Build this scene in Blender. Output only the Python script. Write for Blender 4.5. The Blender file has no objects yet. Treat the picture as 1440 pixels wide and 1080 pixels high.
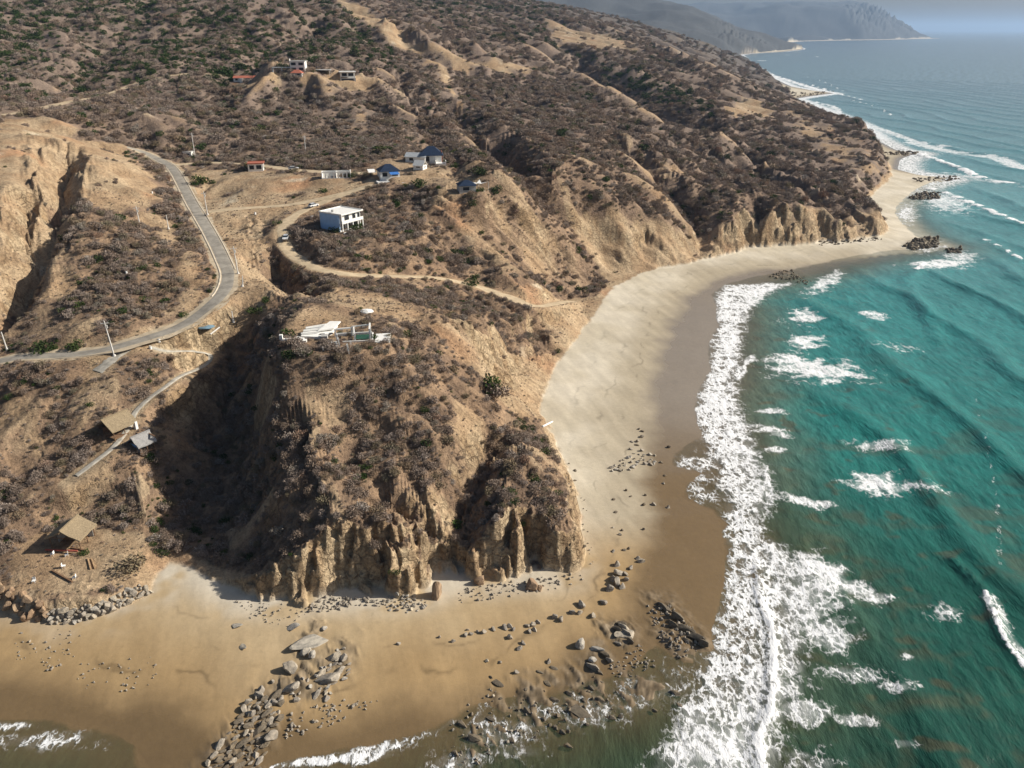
import bpy, bmesh, math, random
import numpy as np
from mathutils import Vector, Matrix
sc = bpy.context.scene
C = sc.collection
R = math.radians
# ---------------------------------------------------------------- camera
CAMZ = 100.0
PITCH = R(24.2)
FPX = 1109.0
cam = bpy.data.cameras.new("camera")
cam.sensor_width = 36.0
cam.lens = 36.0 * FPX / 1440.0
cam.clip_start = 1.0
cam.clip_end = 90000.0
camo = bpy.data.objects.new("camera", cam)
C.objects.link(camo)
camo.location = (0, 0, CAMZ)
camo.rotation_euler = (R(90) - PITCH, 0, 0)
sc.camera = camo
# ---------------------------------------------------------------- world, sun, exposure
SUN_EL, SUN_AZ = R(31.0), R(8.0)          # azimuth measured from +X towards +Y
w = bpy.data.worlds.new("World"); sc.world = w; w.use_nodes = True
nt = w.node_tree
bg = nt.nodes["Background"]
sky = nt.nodes.new("ShaderNodeTexSky")
sky.sky_type = 'NISHITA'; sky.sun_disc = False
sky.sun_elevation = SUN_EL
sky.sun_rotation = R(90) - SUN_AZ
sky.air_density = 1.0; sky.dust_density = 2.5; sky.ozone_density = 1.6
nt.links.new(sky.outputs[0], bg.inputs[0])
bg.inputs[1].default_value = 0.052
sun = bpy.data.lights.new("sun", 'SUN'); sun.energy = 5.0; sun.angle = R(0.5); sun.color = (1.0, 0.93, 0.82)
suno = bpy.data.objects.new("sun", sun); C.objects.link(suno)
sd = Vector((math.cos(SUN_EL)*math.cos(SUN_AZ), math.cos(SUN_EL)*math.sin(SUN_AZ), math.sin(SUN_EL)))
suno.rotation_euler = sd.to_track_quat('Z', 'Y').to_euler()
sc.view_settings.view_transform = 'Standard'
sc.view_settings.look = 'None'
sc.view_settings.exposure = 0.36
sc.view_settings.gamma = 1.0
random.seed(7)
rng = np.random.default_rng(11)

# ---------------------------------------------------------------- helpers
def tag(o, label=None, cat=None, group=None, kind=None):
    if label: o['label'] = label
    if cat: o['category'] = cat
    if group: o['group'] = group
    if kind: o['kind'] = kind
    return o
def ray(px, py):
    """azimuth and slope (drop per metre) of the sight line through a photo pixel"""
    u = (px-720)/FPX; v = (540-py)/FPX
    cp, sp = math.cos(PITCH), math.sin(PITCH)
    x = u; y = cp + v*sp; z = -sp + v*cp
    h = math.hypot(x, y)
    return math.atan2(x, y), -z/h
def at_z(px, py, z=0.0):
    az, s = ray(px, py)
    r = (CAMZ - z)/max(s, 1e-4)
    return (r*math.sin(az), r*math.cos(az))
def hash2(ix, iy, seed):
    h = (ix.astype(np.int64)*374761393 + iy.astype(np.int64)*668265263 + seed*974634533) & 0xffffffff
    h = ((h ^ (h >> 13))*1274126177) & 0xffffffff
    h = ((h ^ (h >> 16))*2246822519) & 0xffffffff
    return ((h ^ (h >> 15)) & 0xffffff).astype(np.float32)/np.float32(0xffffff)
def vnoise(x, y, seed=0):
    """gradient noise, about -1..1"""
    x0 = np.floor(x); y0 = np.floor(y)
    fx = (x-x0).astype(np.float32); fy = (y-y0).astype(np.float32)
    sx = fx*fx*fx*(fx*(fx*6-15)+10); sy = fy*fy*fy*(fy*(fy*6-15)+10)
    def g(dx, dy):
        a = hash2(x0+dx, y0+dy, seed)*np.float32(2*math.pi)
        return np.cos(a)*(fx-dx)+np.sin(a)*(fy-dy)
    n0 = g(0, 0)*(1-sx)+g(1, 0)*sx
    n1 = g(0, 1)*(1-sx)+g(1, 1)*sx
    return (n0*(1-sy)+n1*sy)*1.5
def fbm(x, y, octs=4, seed=0, gain=.5):
    s = 0; a = 1; t = 0
    for i in range(octs):
        s = s + a*vnoise(x*2**i+17.3*i, y*2**i-9.1*i, seed+i); t += a; a *= gain
    return s/t
def sstep(a, b, x):
    t = np.clip((x-a)/(b-a), 0, 1); return t*t*(3-2*t)
def poly_dist(px, py, pts, closed=False):
    """distance, arclength and fractional vertex index of the nearest point of a polyline"""
    pts = np.array(pts, float)
    n = len(pts); m = n if closed else n-1
    best = np.full(px.shape, 1e12); arc = np.zeros(px.shape); idx = np.zeros(px.shape)
    s = 0.0
    for i in range(m):
        a = pts[i]; b = pts[(i+1) % n]; d = b-a; L2 = float(d@d)+1e-9; L = math.sqrt(L2)
        t = np.clip(((px-a[0])*d[0]+(py-a[1])*d[1])/L2, 0, 1)
        q = (px-a[0]-t*d[0])**2+(py-a[1]-t*d[1])**2
        k = q < best
        best = np.where(k, q, best); arc = np.where(k, s+t*L, arc); idx = np.where(k, i+t, idx)
        s += L
    return np.sqrt(best), arc, idx
def inside(px, py, pts):
    r = np.zeros(px.shape, bool); n = len(pts)
    for i in range(n):
        x1, y1 = pts[i]; x2, y2 = pts[(i+1) % n]
        if y1 == y2: continue
        c = ((y1 > py) != (y2 > py)) & (px < (x2-x1)*(py-y1)/(y2-y1)+x1)
        r ^= c
    return r
def smooth_line(pts, n=6):
    """Catmull-Rom through 2-D points"""
    P = [np.array(p, float) for p in pts]
    P = [2*P[0]-P[1]]+P+[2*P[-1]-P[-2]]
    out = []
    for i in range(1, len(P)-2):
        for k in range(n):
            t = k/n
            out.append(.5*((2*P[i])+(-P[i-1]+P[i+1])*t+(2*P[i-1]-5*P[i]+4*P[i+1]-P[i+2])*t*t+(-P[i-1]+3*P[i]-3*P[i+1]+P[i+2])*t**3))
    out.append(P[-2])
    return np.array(out)

# ---------------------------------------------------------------- shoreline and cliff foot (photo points on the sea plane)
WATER = [(1324,54),(1250,56),(1180,57),(1130,58),(1095,61),(1120,65),(1131,69),(1100,73),(1040,76),(1050,88),(1066,98),(1092,113),(1112,122),(1140,127),(1172,131),
 (1135,136),(1118,139),(1150,152),(1200,172),(1235,198),(1262,212),(1290,215),(1266,224),(1262,238),(1290,246),(1330,250),(1305,258),(1285,268),(1262,288),(1258,300),
 (1272,318),(1290,334),(1318,344),(1285,348),(1235,354),(1170,366),(1120,378),(1066,388),(1020,400),(1000,414),(1008,432),(1008,460),(995,490),(1000,520),(982,550),(976,585),
 (990,612),(948,638),(946,654),(985,664),(965,684),(958,700),(1000,716),(1016,740),(1022,800),(1014,850),(1002,890),(985,915),(950,925),(925,905),(905,925),(870,950),(815,955),(770,975),(700,985),(640,1000),(600,1030),(520,1046),
 (440,1062),(370,1082),(320,1140),(250,1160),(200,1060),(140,1022),(60,1014),(-120,1016),(-500,1040)]
tipx, tipy = at_z(1324, 54, 0)
Wpts = [(1900, 17500), (3300, 14300), (tipx*.93, tipy*1.17), (tipx*.985, tipy*1.05)]+[at_z(x, y, 0) for x, y in WATER]
Wpoly = Wpts+[(-14000, 60), (-14000, 40000), (1900, 40000)]
# cliff foot: (px, py, rise per metre, rib depth)
FOOT = [(-500,835,.6,.5),(-120,838,.6,.5),(0,850,1.0,.6),(30,872,1.3,.6),(70,874,1.3,.6),(130,868,1.0,.5),(180,850,.9,.4),(212,832,.7,.3),(222,808,.35,.2),(240,792,.35,.3),(275,800,.6,.4),(310,818,1.1,.8),(345,838,1.7,1.2),(400,842,2.4,2.3),
 (450,836,2.3,2.5),(520,836,2.2,2.5),(590,830,2.3,2.6),(640,812,2.3,2.8),(700,812,2.5,2.7),(760,806,2.5,2.6),(806,806,2.8,1.8),(822,790,2.4,1.2),(818,740,2.2,1.0),(806,690,1.8,1.0),(792,645,1.4,.9),(772,605,1.0,.8),(757,575,.8,.6),(765,555,.7,.5),
 (785,512,.6,.4),(800,490,.62,.4),(826,458,.7,.4),(850,420,.75,.5),(862,405,.8,.6),(900,384,.85,.8),(1000,362,1.1,1.4),(1060,348,1.9,2.2),(1120,343,1.7,2.0),(1180,338,1.5,1.8),(1246,331,1.6,1.0),(1250,318,1.2,1.0),(1240,300,.7,.6),
 (1220,280,.6,.5),(1238,262,.7,.6),(1256,248,.9,.8),(1253,232,1.1,.8),(1235,204,1.0,.7),(1205,182,.9,.5),(1150,152,.8,.5),(1120,140,.8,.5),(1108,128,.7,.5),(1084,114,.6,.5),(1062,99,.7,.5),(1045,86,.5,.5),(1037,77,.3,.5),
 (1085,72.5,.6,.5),(1129,68.5,.8,.5),(1112,65,.6,.5),(1090,61,.5,.5),(1130,57.5,.5,.5),(1180,56.5,.45,.5),(1250,55.5,.45,.5),(1322,53.7,.4,.5)]
Fpts = [at_z(x, y, 2.0 if y > 200 else (1.0 if y > 120 else 0.0)) for x, y, _, _ in FOOT]
Fpts += [(tipx*.98, tipy*1.05), (tipx*.92, tipy*1.165), (3250, 14200), (1850, 17500)]; FOOT += [(0, 0, .4, .5)]*4
Fpoly = Fpts+[(1850, 40000), (-14000, 40000), (-14000, 60)]

# ---------------------------------------------------------------- relief control points
CZ = """-200 760 6 -200 600 16 -200 500 26 -150 400 36 -250 300 46 0 770 5 100 760 5 60 790 4.6 150 768 5 180 800 4 100 830 4.6 30 830 4 232 770 4 100 690 10 30 690 10 170 680 9.5 60 640 13 0 640 14 130 640 13.5
200 640 12.5 165 598 16.5 100 590 17 0 580 18 230 590 14.5 60 545 21.5 200 545 21 270 540 19 0 525 23.5 0 505 25 100 498 25.5 160 490 26.3 230 465 27.8 290 435 29.8 318 400 32 312 365 33.6 290 320 35.7 262 275 38 240 240 40 205 215 43
345 440 28 322 490 20 300 560 13.5 280 630 9.5 262 690 7 258 770 3.5 396 455 33.5 392 500 30.5 392 560 26 402 640 19.5 412 700 15 372 760 6.5 345 800 4 352 640 8.5 345 700 6.2 350 600 11 345 560 14 350 520 18.5 358 480 24 380 680 12.5 460 470 34 520 480 33.5 560 500 31 500 560 26.5 600 560 25 450 560 26 650 560 20
700 560 15 740 600 8.5 600 620 20 500 640 18.5 550 680 17.3 650 640 17.5 700 640 15.5 750 650 12.5 735 700 12.5 640 710 14.3 780 700 10.5 795 735 10 480 720 14.6 560 742 13.4 700 742 12.2 450 740 13.5 430 420 33 385 410 32.5 520 435 33 590 440 30 560 415 29.5 500 405 29.5
600 455 30 680 472 24.5 750 495 14 700 520 17 760 520 8 620 425 25.5 700 440 18 760 452 12 800 440 9 810 470 5 790 428 10 700 415 16 620 392 22 520 388 28 440 372 31 402 338 35 392 318 36.5 440 295 38 530 258 43
475 325 36 470 350 34 560 350 31 640 360 25 380 385 29 360 350 34 300 240 42 340 260 41.5 440 250 43 380 300 37.5 340 330 34.5 300 300 38 500 245 44 580 240 46 640 262 43.5 600 280 40 560 300 37 650 300 36 700 320 30 760 360 17
800 392 7 700 370 22 600 330 33 700 262 42.5 760 288 33.5 800 320 23 840 365 8 850 300 25 900 345 11 950 340 10.5 950 300 20 1000 300 19 1100 300 17 1180 305 14 1225 298 11 1090 270 24 1160 270 17 1000 330 12"""
CD = """900 250 400 900 200 490 900 150 640 900 100 880 870 62 1150 1000 200 560 1000 250 470 1000 150 690 1000 110 980 1080 165 780 1080 200 620 1080 235 520 1150 200 650 1150 235 545 1200 205 640 1150 160 790 1205 245 530 1235 230 580
800 200 450 800 150 620 800 100 900 800 50 1200 700 200 435 700 150 570 700 100 770 700 60 930 700 20 1250 700 0 1600 600 200 425 600 150 545 600 100 690 600 60 820 600 20 1050 600 0 1250 500 200 425 500 150 525 500 105 600 500 60 760 500 20 900 500 0 1000
400 200 430 400 150 510 410 100 560 400 60 670 400 20 800 400 0 900 300 185 450 300 140 520 300 112 565 300 60 710 300 0 900 200 170 440 200 120 560 200 60 740 200 0 930 100 160 430 100 110 550 100 50 740 100 0 920 0 170 400 0 110 530 0 50 740 0 0 920
-200 170 400 -200 50 740 60 192 350 0 196 335 100 212 335 180 230 325 0 300 255 60 290 265 130 300 262 200 290 290 230 320 272 60 400 215 0 400 215 130 372 228 200 358 238 180 430 205 100 460 195 0 460 195 262 382 228 240 425 212
960 90 1150 1010 105 1300 1050 108 1500 960 60 1750 1000 72 1850 1060 97 1900 940 50 2100 850 32 2600 780 12 2300 720 0 2000 1080 150 900 760 30 1250
800 0 4500 900 10 4500 1000 14 4600 1060 46 4600 1110 64 4600 900 50 3300 960 66 3100 850 30 3800 800 20 3600 720 0 4000 1010 12 11000 1060 16 10500 1100 17 10000 1200 17 10000 1250 21 10000 1290 37 9900 1312 47 9750 1050 40 9700 1150 45 9600 600 -25 5000 300 -20 4000 0 -20 3000 600 -20 9000 200 -20 9000 900 5 9000 -200 -20 2500"""
def triples(s):
    v = [float(t) for t in s.split()]
    return [v[i:i+3] for i in range(0, len(v), 3)]
cps = []
for px, py, z in triples(CZ):
    az, s = ray(px, py); cps.append((az, math.log((CAMZ-z)/s), z))
for px, py, d in triples(CD):
    az, s = ray(px, py); d /= math.cos(az); cps.append((az, math.log(d), CAMZ-s*d))
cps = np.array(cps)
def tps_k(r2): return .5*r2*np.log(r2+1e-12)
def tps_fit(c, lam):
    n = len(c); X = c[:, :2]
    d2 = ((X[:, None]-X[None])**2).sum(-1)
    A = np.zeros((n+3, n+3)); A[:n, :n] = tps_k(d2)+lam*np.eye(n)
    A[:n, n] = 1; A[:n, n+1:] = X; A[n, :n] = 1; A[n+1:, :n] = X.T
    return np.linalg.solve(A, np.r_[c[:, 2], 0, 0, 0])
Wt = tps_fit(cps, 2e-4)
def tps_eval(a, l):
    out = Wt[len(cps)]+Wt[len(cps)+1]*a+Wt[len(cps)+2]*l
    for i, (ca, cl, _) in enumerate(cps):
        out = out+Wt[i]*tps_k((a-ca)**2+(l-cl)**2)
    return out
# polar grid, rows follow the detail the place needs
AZ0, AZ1, NA = R(-50), R(35), 1140
az = np.linspace(AZ0, AZ1, NA)
rows = [math.log(58)]
for hi, st in ((112, .005), (225, .0019), (520, .0027), (1600, .0042), (15000, .009)):
    while rows[-1] < math.log(hi): rows.append(rows[-1]+st)
lr = np.array(rows); NR = len(lr)
r = np.exp(lr)
SUB = 4
ai = np.arange(0, NA+SUB-1, SUB).clip(0, NA-1); ri = np.arange(0, NR+SUB-1, SUB).clip(0, NR-1)
ai = np.unique(ai); ri = np.unique(ri)
cA, cL = np.meshgrid(az[ai], lr[ri])            # coarse grid [rows, az]
cR = np.exp(cL); cX = cR*np.sin(cA); cY = cR*np.cos(cA)
def up(f):
    """coarse field to the full grid"""
    t = np.empty((len(ri), NA), np.float32)
    for k in range(len(ri)): t[k] = np.interp(az, az[ai], f[k])
    jr = np.interp(np.arange(NR), ri, np.arange(len(ri)))
    j0 = np.floor(jr).astype(int).clip(0, len(ri)-2); w_ = (jr-j0)[:, None].astype(np.float32)
    return t[j0]*(1-w_)+t[j0+1]*w_
T = tps_eval(cA, cL)
T = np.clip(T, 0.5, 420)
def chit(px, py, F=None):
    """where the sight line through a photo pixel meets the coarse relief"""
    F = T if F is None else F
    a, s = ray(px, py)
    c = np.interp(a, az[ai], np.arange(len(ai))); c0 = int(min(c, len(ai)-2)); f = c-c0
    col = F[:, c0]*(1-f)+F[:, c0+1]*f
    rr = cR[:, 0]; h = CAMZ-s*rr-col
    k = np.argmax(h <= 0)
    if h[k] > 0: k = len(rr)-1
    if k == 0: return (rr[0]*math.sin(a), rr[0]*math.cos(a), col[0])
    t = h[k-1]/(h[k-1]-h[k]); R_ = rr[k-1]+t*(rr[k]-rr[k-1])
    return (R_*math.sin(a), R_*math.cos(a), CAMZ-s*R_)
CARVE = [([(345,455),(315,520),(295,580),(275,650),(262,720)], 3, 6),
 ([(690,615),(660,650),(648,700),(645,760),(660,800)], 7, 4.5),
 ([(545,690),(590,715),(600,760),(600,800)], 3, 3.5),
 ([(640,442),(700,458),(770,468),(795,488)], 6, 5),
 ([(388,345),(392,385),(430,404)], 6, 5),
 ([(92,212),(80,250),(74,290),(50,335),(22,395),(0,430)], 7, 5),
 ([(38,268),(30,300),(28,330)], 6, 3),
 ([(690,190),(735,228),(768,262),(822,295)], 12, 11),
 ([(800,80),(860,105),(930,140),(965,165)], 20, 30),
 ([(1068,285),(1068,345)], 8, 6),
 ([(640,150),(680,200),(720,240)], 8, 12),
 ([(880,200),(935,245),(975,290),(985,330)], 9, 11),
 ([(1040,205),(1120,262),(1190,296)], 7, 9),
 ([(560,110),(600,170),(640,230)], 6, 12),
 ([(440,30),(380,60),(330,100)], 12, 25),([(200,20),(140,60),(90,120)], 12, 25),
 ([(120,300),(60,350),(20,430),(0,480)], 3, 7),
 ([(500,505),(560,560),(640,600),(660,640)], 2.5, 5)]
RIDGE = [([(745,262),(782,292),(826,332)], 4, 5),([(600,452),(690,476),(770,503)], 1.5, 4),([(820,40),(880,62),(960,95),(1060,140)], 10, 30),
 ([(540,40),(600,72),(700,82),(760,98)], 8, 22),([(850,280),(905,300),(955,330)], 3, 6),([(1000,215),(1080,240),(1160,285)], 5, 8)]
for pts, dep, wid in CARVE:
    P = [chit(*p)[:2] for p in pts]
    d, _, _ = poly_dist(cX, cY, P); T = T-dep*np.exp(-(d/wid)**2)
for pts, dep, wid in RIDGE:
    P = [chit(*p)[:2] for p in pts]
    d, _, _ = poly_dist(cX, cY, P); T = T+dep*np.exp(-d/wid)
T = np.clip(T, 0.8, 420)
# roads and paths: (name, photo points, width, material key)
ROADS = [("main", [(-160,540),(-60,520),(20,503),(90,500),(160,489),(225,469),(280,442),(312,412),(321,388),(312,362),(294,328),(274,292),(256,258),(236,234),(205,216),(165,203)], 5.0),
 ("track", [(284,299),(340,293),(400,289),(450,280),(500,267),(535,256)], 3.6),
 ("loop", [(500,268),(455,284),(420,300),(400,318),(400,340),(418,362),(450,379),(500,386),(560,388),(620,392),(670,403),(710,416),(760,428),(810,424)], 3.4),
 ("upper", [(238,233),(290,229),(350,231),(410,238),(480,243),(540,243)], 4.0),
 ("hill", [(-120,178),(0,162),(60,152),(120,138),(180,122),(230,108),(285,102),(325,108)], 5.0),
 ("branch", [(200,482),(175,492),(150,512),(130,528)], 3.0),
 ("path", [(205,488),(235,494),(268,494),(292,498),(294,508),(272,522),(240,538),(210,560),(190,580),(180,602),(160,628),(130,652),(95,678)], 1.7)]
rd_line = {}
rdD = np.full(cX.shape, 1e9); rdZ = np.zeros(cX.shape); rdDs = {}
for nm, pts, wd in ROADS:
    L = smooth_line([chit(*p)[:2] for p in pts], 6)
    zz = []
    for x, y in L:
        a = math.atan2(x, y); l = math.log(math.hypot(x, y))
        c = np.interp(a, az[ai], np.arange(len(ai))); q = np.interp(l, lr[ri], np.arange(len(ri)))
        c0 = int(min(c, len(ai)-2)); q0 = int(min(q, len(ri)-2)); fc = c-c0; fq = q-q0
        zz.append((T[q0, c0]*(1-fc)+T[q0, c0+1]*fc)*(1-fq)+(T[q0+1, c0]*(1-fc)+T[q0+1, c0+1]*fc)*fq)
    zz = np.array(zz)
    for _ in range(12 if nm != "path" else 3):
        zz[1:-1] = (zz[:-2]+2*zz[1:-1]+zz[2:])/4
    rd_line[nm] = (L, zz, wd)
    d, _, idx = poly_dist(cX, cY, L)
    z_ = np.interp(idx, np.arange(len(zz)), zz)
    e = d-wd/2
    rdDs[nm] = e
    k = e < rdD; rdD = np.where(k, e, rdD); rdZ = np.where(k, z_, rdZ)
# levelled plots for buildings: photo point, radius
PLOTS = [((475,318),9),((345,112),14),((420,100),12),((492,104),9),((357,240),6),((467,248),8),((548,246),9),((590,228),9),((608,235),8),((662,268),7),((460,472),13),((500,474),9),((102,762),10),((265,222),4),((410,240),4)]
plot_f = []
for (px, py), rad in PLOTS:
    x, y, z = chit(px, py)
    d = np.hypot(cX-x, cY-y); k = 1-sstep(rad*.7, rad*1.5, d)
    T = T*(1-k)+z*k
# ---------------------------------------------------------------- assemble full-resolution relief
X = (r[:, None]*np.sin(az)[None]).astype(np.float32); Y = (r[:, None]*np.cos(az)[None]).astype(np.float32)
RR = np.repeat(r[:, None], NA, 1).astype(np.float32)
dw, _, _ = poly_dist(cX, cY, Wpts); inw = inside(cX, cY, Wpoly); dw = np.where(inw, dw, -dw)
df, _, fi = poly_dist(cX, cY, Fpts); inf_ = inside(cX, cY, Fpoly); df = np.where(inf_, df, -df)
fs = np.interp(fi, np.arange(len(FOOT)), [f[2] for f in FOOT]); fr = np.interp(fi, np.arange(len(FOOT)), [f[3] for f in FOOT])
def blur(F, n):
    for _ in range(n):
        F = np.pad(F, 1, mode='edge'); F = (F[:-2, 1:-1]+F[2:, 1:-1]+F[1:-1, :-2]+F[1:-1, 2:]+F[1:-1, 1:-1]*2)/6
    return F
near_f = sstep(8, 22, np.maximum(df, 0))
fs_b = blur(fs, 60); fs = np.maximum(fs, 0)*(1-near_f)+np.maximum(fs_b, .5)*near_f; fs = blur(fs, 3); fr = blur(fr, 3)
DW, DF, FS, FR = up(dw), up(df), up(fs), up(fr)
TT = up(T); RD = up(np.clip(rdD, -20, 60)); RZ = up(rdZ)
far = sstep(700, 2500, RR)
# ribs of the cliff: displace the distance to the foot with ridged noise
wx = fbm(X/9, Y/9, 3, 5)*4.0; n1 = vnoise((X+wx)/8.5, (Y+.8*wx)/11, 3); n2 = vnoise((X+wx*.5)/3.1, Y/4.4, 8); n3 = vnoise((X+wx)/17, Y/30, 4); n4 = vnoise(X/1.5, Y/2.2, 9)
rib = ((1-sstep(0, .7, np.abs(n1)))*1.35*(.4+.9*np.abs(n3))+(1-sstep(0, .8, np.abs(n2)))*.7+n4*.22+np.clip(n3, -.5, .8)*2.0)*FR*(1-far)
DFr = DF-rib+FR*.9*(1-far)
zb = np.where(DW > 0, 2.6*(1-np.exp(-np.maximum(DW, 0)/26)), np.maximum(DW*.045, -4))
zb = zb+(fbm(X/14, Y/14, 3, 21)*.16)*(DW > 0)*sstep(0, 10, DW)
zb = zb+far*0.2
cl = np.maximum(DFr, 0)*FS*(1+.25*fbm(X/13, Y/13, 2, 14))
cl = cl+np.minimum(cl, 1)*(.55*np.sin(cl*1.9+2.5*fbm(X/12, Y/12, 2, 15))+.3*np.sin(cl*4.3))*(FR > 1.2)*(1-far)
cl = cl+np.maximum(DFr-13, 0)*1.6*(1-far)
soft = 1.2
base = np.minimum(TT, zb+cl)
H = np.where(DFr > 0, np.maximum(base, zb), zb)
landm = sstep(0, 4, DFr)
fine_r = r[:, None].astype(np.float32)
dl = np.gradient(lr)[:, None].astype(np.float32); da = az[1]-az[0]
sA = np.sin(az)[None].astype(np.float32); cA_ = np.cos(az)[None].astype(np.float32)
def grad(Z):
    zr = np.gradient(Z, axis=0)/dl/fine_r; za = np.gradient(Z, axis=1)/da/fine_r
    return zr*sA+za*cA_, zr*cA_-za*sA
def erosion(x, y, dx, dy, seed):
    ix = np.floor(x); iy = np.floor(y); fx = x-ix; fy = y-iy
    va = 0; ga = 0; gb = 0; wt = 0
    for i in (-1, 0, 1):
        for j in (-1, 0, 1):
            hx = hash2(ix+i, iy+j, seed)*.6-.3; hy = hash2(ix+i, iy+j, seed+57)*.6-.3
            qx = fx-i-.5-hx; qy = fy-j-.5-hy
            wg = np.exp(-(qx*qx+qy*qy)*2.2)
            m = (qx*dx+qy*dy)*np.float32(2*math.pi)
            va = va+np.cos(m)*wg; s_ = -np.sin(m)*wg
            ga = ga+s_*dx; gb = gb+s_*dy; wt = wt+wg
    return va/wt, ga/wt, gb/wt
gx, gy = grad(TT*landm+H*(1-landm))
er = np.zeros_like(H); amp_tot = 0
ex, ey = gx.copy(), gy.copy()
for k, (wl, amp) in enumerate(((46, 2.4), (21, 1.7), (9.5, 1.05), (4.4, .55), (2.1, .24))):
    gm = np.sqrt(ex*ex+ey*ey)+1e-5
    st = np.minimum(gm*2.5, 1)
    fade = (1-sstep(wl*14, wl*45, RR)) if wl < 30 else 1-sstep(2200, 3500, RR)
    c, a_, b_ = erosion(X/wl, Y/wl, -ey/gm*.95, ex/gm*.95, 31+k)
    er = er+c*amp*st*fade
    ex = ex+a_*amp/wl*4.5*st*fade; ey = ey+b_*amp/wl*4.5*st*fade
# flat ground and made ground stay smooth
calm = sstep(0, 7, RD)
for (px, py), rad in PLOTS:
    x, y, z = chit(px, py)
    calm = calm*sstep(rad*.8, rad*1.9, np.hypot(X-x, Y-y))
leftc = sstep(30, 60, -X)*(1-sstep(200, 300, RR))
big = (1+2.7*sstep(300, 700, RR)+6*far)*(1-.35*leftc)
rough = fbm(X/11, Y/11, 4, 77)*.7+fbm(X/60, Y/60, 3, 91)*2.0*sstep(250, 700, RR)+far*(fbm(X/700, Y/700, 4, 17)*75-np.abs(fbm(X/800, Y/800, 3, 19))*70+12)*sstep(2500,4500,RR)
near_c = .85
Hn = H+landm*calm*(er*near_c*big*sstep(-1, 12, DFr)+rough)
Hn = np.where(DFr > 0, np.maximum(Hn, zb+.0*Hn), Hn)
mr = (1-sstep(.6, 4.5, RD))*landm
Hn = Hn*(1-mr)+RZ*mr
micro = fbm(X/1.3, Y/1.3, 3, 5)*(1-sstep(200, 500, RR))
Hn = Hn+micro*.22*landm*calm+micro*.02
RILL = [([(560,268),(720,272),(790,330),(860,398),(700,388),(600,345)], (640,285), (775,392), 5.2, 2.6),([(640,458),(792,495),(768,575),(690,545)], (690,475), (772,560), 3.0, .8),([(600,400),(700,408),(790,440),(800,485),(700,470),(620,440)], (640,410), (760,480), 6, 1.8),
 ([(835,300),(1000,322),(1055,345),(900,388),(850,380)], (880,300), (950,362), 4.2, 1.5),([(15,203),(135,206),(125,262),(20,262)], (70,203), (66,262), 5, 1.6),([(-20,280),(95,290),(60,400),(-20,420)], (60,290), (20,390), 7, 2.4),([(620,90),(800,110),(760,170),(640,160)], (660,95), (720,165), 16, 5),([(900,180),(1240,240),(1240,320),(950,300)], (960,190), (1120,300), 12, 3),([(340,300),(400,300),(390,390),(330,350)], (350,300), (375,385), 5, 1.2)]
for pl_, pa, pb, wl, am in RILL:
    P = [chit(*p)[:2] for p in pl_]; d_, _, _ = poly_dist(cX, cY, P, True); d_ = up(np.where(inside(cX, cY, P), d_, -d_))
    a_ = np.array(chit(*pa)[:2]); b_ = np.array(chit(*pb)[:2]); u_ = (b_-a_)/np.hypot(*(b_-a_)); 
    al = X*u_[0]+Y*u_[1]; ac = -X*u_[1]+Y*u_[0]+fbm(X/(wl*2.5), Y/(wl*2.5), 2, 25)*wl*.8
    g_ = (1-sstep(0, .6, np.abs(vnoise(ac/wl, al/(wl*7), 26))))*.8+(1-sstep(0, .6, np.abs(vnoise(ac/wl*2.3, al/(wl*5), 27))))*.3
    Hn = Hn-am*g_*sstep(-wl*.5, wl*1.5, d_)*calm*sstep(0, 3, DFr)
Hn = np.where(DFr > 0, np.maximum(Hn, zb), Hn)
stp = np.clip((FS-.9)/1.2, 0, 1)*sstep(.2, 2, DFr)*(1-sstep(7, 14, DFr))
Hn = Hn+stp*calm*(fbm(X/2.3, Y/2.3, 4, 16)*1.1+(1-np.abs(vnoise(X/1.1, Y/3, 18)))*.35)*(1-far)
sm = blur(Hn, 1); Hn = Hn*(1-stp*.6)+sm*stp*.6
Hn = Hn+stp*calm*(.55*(np.abs(vnoise((X+.4*Y)/2.1, (Y-.3*X)/1.7, 37))-.3)+.4*(np.abs(vnoise((X-.5*Y)/1.0, (Y+.4*X)/1.3, 38))-.3))*(1-far)
SHELF = [[(270,1095),(320,1030),(350,985),(395,955),(440,925),(500,900),(502,930),(470,985),(420,1000),(385,1040),(360,1095)],[(640,1095),(640,1010),(700,965),(780,935),(860,920),(900,950),(960,940),(960,985),(860,1005),(780,1040),(740,1095)],[(905,838),(945,842),(1005,905),(965,935),(925,915)],[(840,868),(890,868),(895,905),(860,940),(820,950),(830,910)],[(410,930),(445,880),(460,880),(440,935)],[(1262,350),(1285,336),(1325,334),(1325,350)],[(1275,284),(1295,268),(1340,272),(1325,284)],[(1275,256),(1345,246),(1350,256)],[(1075,388),(1110,376),(1150,394),(1130,404)]]
shelf = np.zeros(cX.shape)
for pl_ in SHELF:
    P = [at_z(x, y, .3) for x, y in pl_]; d_, _, _ = poly_dist(cX, cY, P, True); shelf = np.maximum(shelf, sstep(-2.5, 2.5, np.where(inside(cX, cY, P), d_, -d_)))
shelf = up(shelf)*sstep(-.25, .2, fbm(X/4+Y/9, Y/6, 4, 33))
Hn = Hn+shelf*(.35*sstep(0, .3, vnoise((X+.8*Y)/2.2, (Y-.8*X)/6, 34))+.35*fbm(X/1.6, Y/1.6, 3, 35)+.1)
H = Hn.astype(np.float32)
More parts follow.
